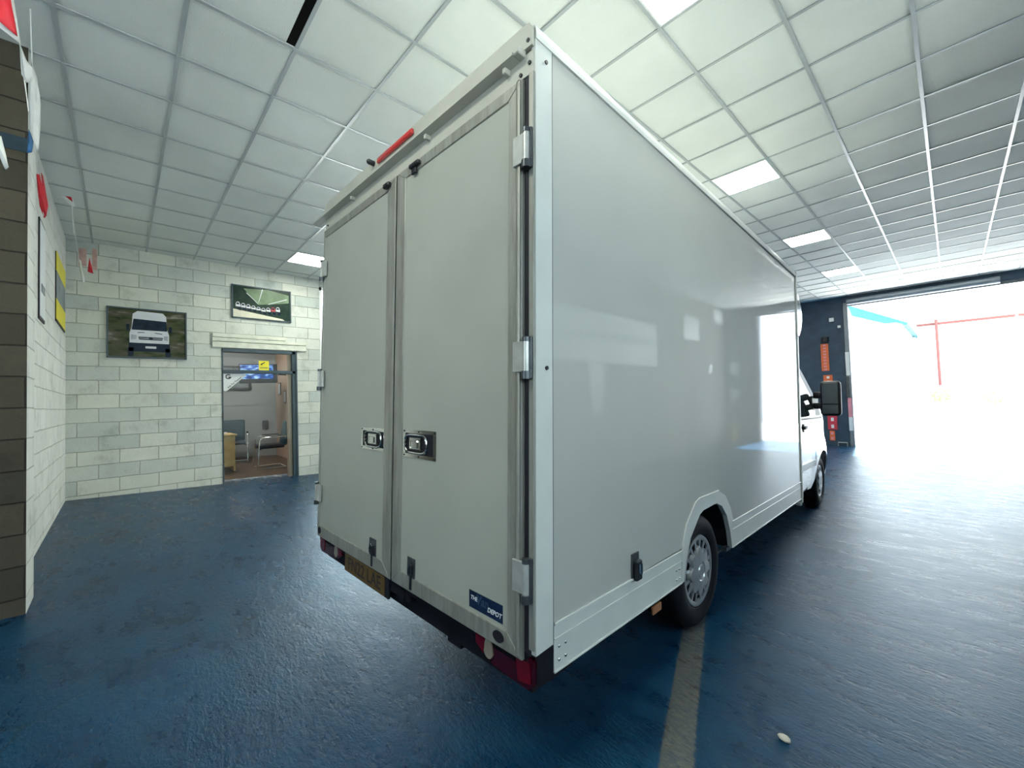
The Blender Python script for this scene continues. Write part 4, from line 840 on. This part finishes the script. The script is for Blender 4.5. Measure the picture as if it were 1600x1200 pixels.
# ---- wheels
def wheel(y, side=1, xo=-0.030, name='wheel'):
    R_ = 0.343; wd = 0.215; zc = R_
    root = bpy.data.objects.new(name, None); COL.objects.link(root); root.parent = van; root.location = ((xo if side > 0 else -W-xo), y, zc)
    if side < 0: root.rotation_euler = (0, 0, PI)
    w = MB(); prof = [(0.212, -0.030), (0.222, -0.006), (0.255, 0.006), (0.300, 0.002), (0.325, -0.012), (0.338, -0.030), (0.343, -0.06), (0.343, -wd+0.06), (0.338, -wd+0.03), (0.31, -wd), (0.22, -wd), (0.20, -wd+0.03)]
    w.lathe(prof, (0, 0, 0), 'X', 64)
    for k in range(-2, 3):
        pass
    w.build('tyre', 'rubber', root, True)
    w = MB(); w.lathe([(0.213, -0.035), (0.213, -0.14), (0.02, -0.14)], (0, 0, 0), 'X', 48); w.build('rim_well', 'chassis', root, True)
    # trim: outer ring, ten openings, raised petal-edged hub dish
    w = MB(); N = 144
    def petal(a):
        t = (math.cos(8*a)+1)/2
        return 0.118+0.034*(t**0.6)
    rings = []
    def ring(fr_, fx): rings.append([w.bm.verts.new((fx(k*2*PI/N), fr_(k*2*PI/N)*math.cos(k*2*PI/N), fr_(k*2*PI/N)*math.sin(k*2*PI/N))) for k in range(N)])
    ring(lambda a: 0.001, lambda a: 0.008); ring(lambda a: 0.036, lambda a: 0.009); ring(lambda a: 0.040, lambda a: 0.004); ring(lambda a: 0.052, lambda a: 0.004); ring(lambda a: 0.058, lambda a: 0.010)
    ring(lambda a: 0.085, lambda a: 0.008); ring(lambda a: petal(a)-0.008, lambda a: 0.002); ring(petal, lambda a: -0.014); ring(lambda a: petal(a)+0.002, lambda a: -0.022)
    for i in range(len(rings)-1):
        for k in range(N): w.bm.faces.new((rings[i][k], rings[i][(k+1) % N], rings[i+1][(k+1) % N], rings[i+1][k]))
    # spokes between openings
    for s_ in range(16):
        ac = (s_+0.5)*2*PI/16
        hw_ = 0.085 if s_ % 2 else 0.085
        a0, a1 = ac-hw_, ac+hw_
        pts = [(r_, a) for r_, a in ((0.112, a0), (0.196, a0*0.5+ac*0.5-0.012), (0.196, a1*0.5+ac*0.5+0.012), (0.112, a1))]
        w.poly([(-0.020, r_*math.cos(a), r_*math.sin(a)) for r_, a in pts], (0.008, 0, 0))
    w.lathe([(0.186, -0.026), (0.187, -0.012), (0.200, -0.006), (0.212, -0.008), (0.217, -0.022)], (0, 0, 0), 'X', 96)
    w.build('hubcap', 'hubcap', root, True)
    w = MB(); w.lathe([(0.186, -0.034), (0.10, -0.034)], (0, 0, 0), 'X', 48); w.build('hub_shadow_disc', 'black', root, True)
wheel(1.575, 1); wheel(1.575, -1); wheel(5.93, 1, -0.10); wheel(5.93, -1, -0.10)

# ---- cab
CX = -W/2
def ztop(y):
    k = [(4.32, 2.22), (5.0, 2.20), (5.30, 2.10), (5.60, 1.92), (6.05, 1.52), (6.28, 1.25), (6.55, 1.13), (6.75, 0.98), (6.86, 0.72), (6.90, 0.50)]
    for (a, za), (c, zc) in zip(k, k[1:]):
        if y <= c: return za+(zc-za)*(y-a)/(c-a)
    return k[-1][1]
def zbot(y):
    d = abs(y-5.93)
    if d < 0.435: return 0.33+math.sqrt(0.435**2-d*d)*1.0
    return 0.30
def hwid(y, z):
    h = 0.965
    if z > 1.15: h -= 0.22*((z-1.15)/1.0)**1.35
    if z < 0.5: h -= 0.05*((0.5-z)/0.2)**2
    if y > 6.15: h -= 0.34*((y-6.15)/0.75)**2.2
    if 0.55 < z < 0.95: h += 0.012*math.sin((z-0.55)/0.4*PI)
    if abs(y-5.93) < 0.62 and z < 1.0: h += 0.03*math.cos((y-5.93)/0.62*PI/2)*min(1, (1.0-z)/0.3)
    return h
ys = [4.33+(6.90-4.33)*i/72 for i in range(73)]
w = MB(); g = []
NZ = 16
for y in ys:
    zb0, zt0 = zbot(y), ztop(y); zt0 = max(zt0, zb0+0.02); ring = []
    for j in range(NZ+1):
        z = zb0+(zt0-zb0)*(j/NZ); r_ = 0 if j < NZ-1 else (0.02 if j == NZ-1 else 0.07)
        ring.append(Vector((CX+hwid(y, z)-r_, y, z if j < NZ else zt0)))
    top = ring[-1]
    for j in range(1, 5): ring.append(Vector((top.x+(CX-top.x)*j/4, y, zt0+0.03*math.sin(j/4*PI/2))))
    full = ring + [Vector((2*CX-p.x, p.y, p.z)) for p in ring[-2::-1]]
    g.append([w.bm.verts.new(p) for p in full])
for i in range(len(g)-1):
    for j in range(len(g[0])-1): w.bm.faces.new((g[i][j], g[i+1][j], g[i+1][j+1], g[i][j+1]))
w.bm.faces.new(g[-1]); 
cab = vb(w, 'cab_body', 'van_white', smooth=True)
def side_patch(pts, off, m, name, parent=cab, th=0.004, side=1):
    # pts: ring polygon in (y,z), laid on the cab flank; triangulated finely
    w = MB(); f = w.bm.faces.new([w.bm.verts.new((0, y, z)) for y, z in pts])
    for ax, lo, hi, st in (('y', 4.3, 7.0, 0.06), ('z', 0.2, 2.3, 0.06)):
        t = lo
        while t < hi:
            bmesh.ops.bisect_plane(w.bm, geom=w.bm.verts[:]+w.bm.edges[:]+w.bm.faces[:], plane_co=(0, t, 0) if ax == 'y' else (0, 0, t), plane_no=(0, 1, 0) if ax == 'y' else (0, 0, 1)); t += st
    for v in w.bm.verts: v.co.x = CX + side*(hwid(v.co.y, v.co.z)+off)
    if th:
        r_ = bmesh.ops.extrude_face_region(w.bm, geom=w.bm.faces[:]); 
        for v in [e for e in r_['geom'] if isinstance(e, bmesh.types.BMVert)]: v.co.x -= side*th
    return vb(w, name, m, parent, True)
for sd in (1, -1):
    win = [(4.62, 1.24), (5.72, 1.24), (5.80, 1.36), (5.72, 1.48), (5.36, 1.84), (5.12, 1.97), (4.62, 1.97)]
    side_patch(win, 0.005, 'glass_dark', 'side_window', side=sd)
    side_patch([(4.62, 2.03), (5.20, 2.03), (5.52, 1.90), (5.98, 1.45), (6.06, 1.24), (5.73, 1.24), (5.81, 1.36), (5.72, 1.49), (5.36, 1.85), (5.12, 1.98), (4.62, 1.98)], 0.007, 'black', 'window_surround', side=sd)
    side_patch([(4.55, 1.195), (6.1, 1.195), (6.1, 1.22), (4.55, 1.22)], 0.006, 'black', 'waist_seal', side=sd)
    side_patch([(4.50, 0.60), (5.47, 0.60), (5.44, 0.68), (4.50, 0.68)], 0.018, 'trim_white', 'side_moulding', side=sd, th=0.016)
    side_patch([(4.585, 0.36), (4.595, 0.36), (4.595, 2.05), (4.585, 2.05)], 0.002, 'seal', 'door_gap', side=sd, th=0.003)
    side_patch([(5.50, 0.80), (5.56, 0.95), (5.66, 1.10), (5.67, 1.18), (5.68, 1.18), (5.675, 1.10), (5.57, 0.945), (5.51, 0.80)], 0.002, 'seal', 'door_gap', side=sd, th=0.003)
    ox = CX+sd*hwid(4.95, 1.1)
    w = MB(); w.box(*sorted((ox+sd*0.002, ox+sd*0.035)), 4.86, 5.03, 1.085, 1.125, 0.010, seg=2); w.box(*sorted((ox, ox+sd*0.01)), 4.90, 4.99, 1.05, 1.15, 0.004); vb(w, 'door_handle', 'black', cab, True)
    # door mirror
    mx_ = CX+sd*(hwid(5.75, 1.45)); 
    w = MB()
    w.poly([(mx_, 5.58, 1.50), (mx_, 5.98, 1.50), (mx_, 6.0, 1.28), (mx_, 5.80, 1.18), (mx_, 5.60, 1.28)], (sd*0.03, 0, 0))
    w.box(*sorted((mx_+sd*0.02, mx_+sd*0.13)), 5.68, 5.80, 1.47, 1.56, 0.02, seg=2); w.box(*sorted((mx_+sd*0.02, mx_+sd*0.13)), 5.68, 5.80, 1.33, 1.41, 0.02, seg=2)
    mr = vb(w, 'door_mirror', 'black', cab, True)
    w = MB(); w.box(*sorted((mx_+sd*0.10, mx_+sd*0.32)), 5.66, 5.80, 1.24, 1.70, 0.045, seg=4); vb(w, 'mirror_housing', 'black', mr, True)
    w = MB(); w.box(*sorted((mx_+sd*0.125, mx_+sd*0.295)), 5.652, 5.6585, 1.40, 1.67, 0.002); w.box(*sorted((mx_+sd*0.125, mx_+sd*0.295)), 5.652, 5.6585, 1.27, 1.385, 0.002); vb(w, 'mirror_glass', 'glass_dark', mr)
    w = MB(); w.box(*sorted((CX+sd*0.55, CX+sd*0.80)), 6.55, 6.78, 0.80, 1.0, 0.05, seg=3); vb(w, 'headlamp', 'clear_lens', cab, True)
# windscreen following the slope
w = MB()
def wsf(u, v):
    y = 5.34+(6.20-5.34)*v; half = (hwid(y, ztop(y))-0.11); x = CX+half*(2*u-1); return (x, y+0.004, ztop(y)+0.012+0.03*math.cos((2*u-1)*PI/2))
w.grid(wsf, 16, 10); vb(w, 'windscreen', 'glass_dark', cab, True)
w = MB(); w.box(CX-0.5, CX+0.5, 6.84, 6.915, 0.55, 0.72, 0.02); vb(w, 'grille', 'black', cab)
# wind deflector over the cab
w = MB(); prof = [(4.33, 2.20), (4.33, 2.83), (4.50, 2.835), (4.70, 2.80), (4.88, 2.72), (5.00, 2.62), (5.06, 2.50), (5.05, 2.40), (4.98, 2.28), (4.86, 2.18)]
n = 10; rows = []
for k in range(-n, n+1):
    t = k/n; inset = 0.16*abs(t)**6; x = CX+t*0.985
    rows.append([w.bm.verts.new((x, 4.33+(y-4.33)*(1-inset), 2.45+(z-2.45)*(1-inset*0.6) if y > 4.34 else z)) for y, z in prof])
for a, c in zip(rows, rows[1:]):
    for j in range(len(prof)): w.bm.faces.new((a[j], a[(j+1) % len(prof)], c[(j+1) % len(prof)], c[j]))
w.bm.faces.new(rows[0]); w.bm.faces.new(rows[-1]); vb(w, 'wind_deflector', 'van_white', cab, True)

# ================================================================ outdoors, seen blown out through the opening
zo = fh(0, YF)
b = MB(); b.grid(lambda u, v: (-30+60*u, YF+0.34+45*v, zo-0.03-0.055*min(1, v*4.0)*8*0.9), 10, 12); struct(b.build('ground', 'ground', smooth=True))
b = MB(); b.grid(lambda u, v: (XR+0.16+30*u, -20+(YF+0.3+20)*v, fh(XR, 2)-0.15), 4, 4); struct(b.build('ground', 'ground'))
b = MB(); b.grid(lambda u, v: (-40+(XB-0.2-(-40))*u if u < 1 else XB-0.14, 3.2+ (30)*v, fh(XB, 4)-0.03), 4, 4); struct(b.build('ground', 'ground'))
GZ = zo-0.42
hb = empty('industrial_shed', (-3.5, 28, GZ), 'white shed with a pale teal roof across the yard', 'building')
w = MB(); w.box(-9.0, -1.45, 26.0, 34.0, GZ, ZC+2.75); w.poly([(-9.0, 26.0, ZC+2.75), (-1.45, 26.0, ZC+2.75), (-5.2+1.7, 26.0, ZC+3.95)], (0, 8, 0)); child(w, 'walls', 'render_white', hb)
w = MB(); w.poly([(-3.5, 25.8, ZC+4.05), (-3.5, 25.8, ZC+3.93), (-1.30, 25.8, ZC+2.66), (-1.25, 25.8, ZC+2.78)], (0, 8.4, 0)); w.poly([(-3.5, 25.8, ZC+4.05), (-3.5, 25.8, ZC+3.93), (-9.2, 25.8, ZC+2.66), (-9.25, 25.8, ZC+2.78)], (0, 8.4, 0)); child(w, 'roof', 'teal_roof', hb)
w = MB(); w.poly([(-3.3, 25.78, ZC+3.85), (-1.55, 25.78, ZC+2.84), (-2.0, 25.78, ZC+2.84), (-3.2, 25.78, ZC+3.4)], (0, 0.02, 0)); child(w, 'gable_cladding', 'teal_roof', hb)
hh_ = empty('house', (0.2, 33, GZ), 'pale house with a red clay roof beyond the yard wall', 'building')
w = MB(); w.box(-1.2, 3.2, 32.0, 39.0, GZ, ZC+3.3); child(w, 'walls', 'render_white', hh_)
w = MB(); w.poly([(-1.22, 31.7, ZC+3.25), (3.4, 31.7, ZC+3.25), (3.1, 32.5, ZC+3.75), (-1.1, 32.5, ZC+3.75)], (0, 0.1, -0.12)); child(w, 'roof', 'red_roof', hh_)
w = MB(); w.cyl((-0.45, 31.6, GZ), (-0.45, 31.6, ZC+3.4), 0.06, n=12); child(w, 'drainpipe', 'red_roof', hh_)
w = MB(); w.box(0.2, 1.1, 31.95, 31.999, ZC+1.6, ZC+2.8); child(w, 'window', 'grey_print', hh_)
w = MB(); w.box(1.9, 2.7, 31.95, 31.999, ZC+1.6, ZC+2.8); child(w, 'window', 'grey_print', hh_)
yw = empty('yard_wall', (0, 29, GZ), 'white rendered wall along the far side of the yard', 'wall')
w = MB(); w.box(-1.2, 14, 29.0, 29.2, GZ, ZC-0.1); child(w, 'masonry', 'render_white', yw)
w = MB()
for i in range(7): w.box(-1.75+i*0.16, -1.72+i*0.16, 25.96, 25.99, ZC-0.42, ZC-0.18)
child(w, 'railing', 'grey_print', yw)
lp = empty('street_lamp', (2.2, 30.4, GZ), 'tall lamp post standing behind the yard wall', 'lamp post')
w = MB(); w.cyl((2.2, 30.4, GZ), (2.2, 30.4, ZC+3.6), 0.06, 0.04, 12); child(w, 'pole', 'shutter_grey', lp)
w = MB(); w.tube([(2.2, 30.4, ZC+3.58), (1.4, 30.4, ZC+3.62), (0.8, 30.4, ZC+3.6)], 0.03, 8); child(w, 'arm', 'shutter_grey', lp)
for x, y, r_, lab in ((-0.4, 28.3, 0.42, 'round pale shrub in front of the yard wall, nearer the shed'), (1.3, 28.4, 0.5, 'round pale shrub in front of the yard wall, nearer the lamp post')):
    e = empty('shrub', (x, y, GZ), lab, 'shrub')
    w = MB(); rr = random.Random(int(x*10))
    for i in range(420):
        th, ph = rr.uniform(0, 2*PI), math.acos(rr.uniform(-1, 1)); q_ = r_*(0.6+0.4*rr.random())
        c = Vector((x+q_*math.sin(ph)*math.cos(th), y+q_*math.sin(ph)*math.sin(th), ZC-0.55+q_*math.cos(ph)))
        a = Vector((rr.uniform(-1, 1), rr.uniform(-1, 1), rr.uniform(-1, 1))).normalized()*0.07; d = a.orthogonal().normalized()*0.03
        vs2 = [w.bm.verts.new(c-a), w.bm.verts.new(c+d), w.bm.verts.new(c+a), w.bm.verts.new(c-d)]; w.bm.faces.new(vs2)
    child(w, 'foliage', 'foliage', e)
    w = MB(); w.cyl((x, y, GZ), (x, y, ZC-0.6), 0.04, n=8); child(w, 'stem', 'wood', e)
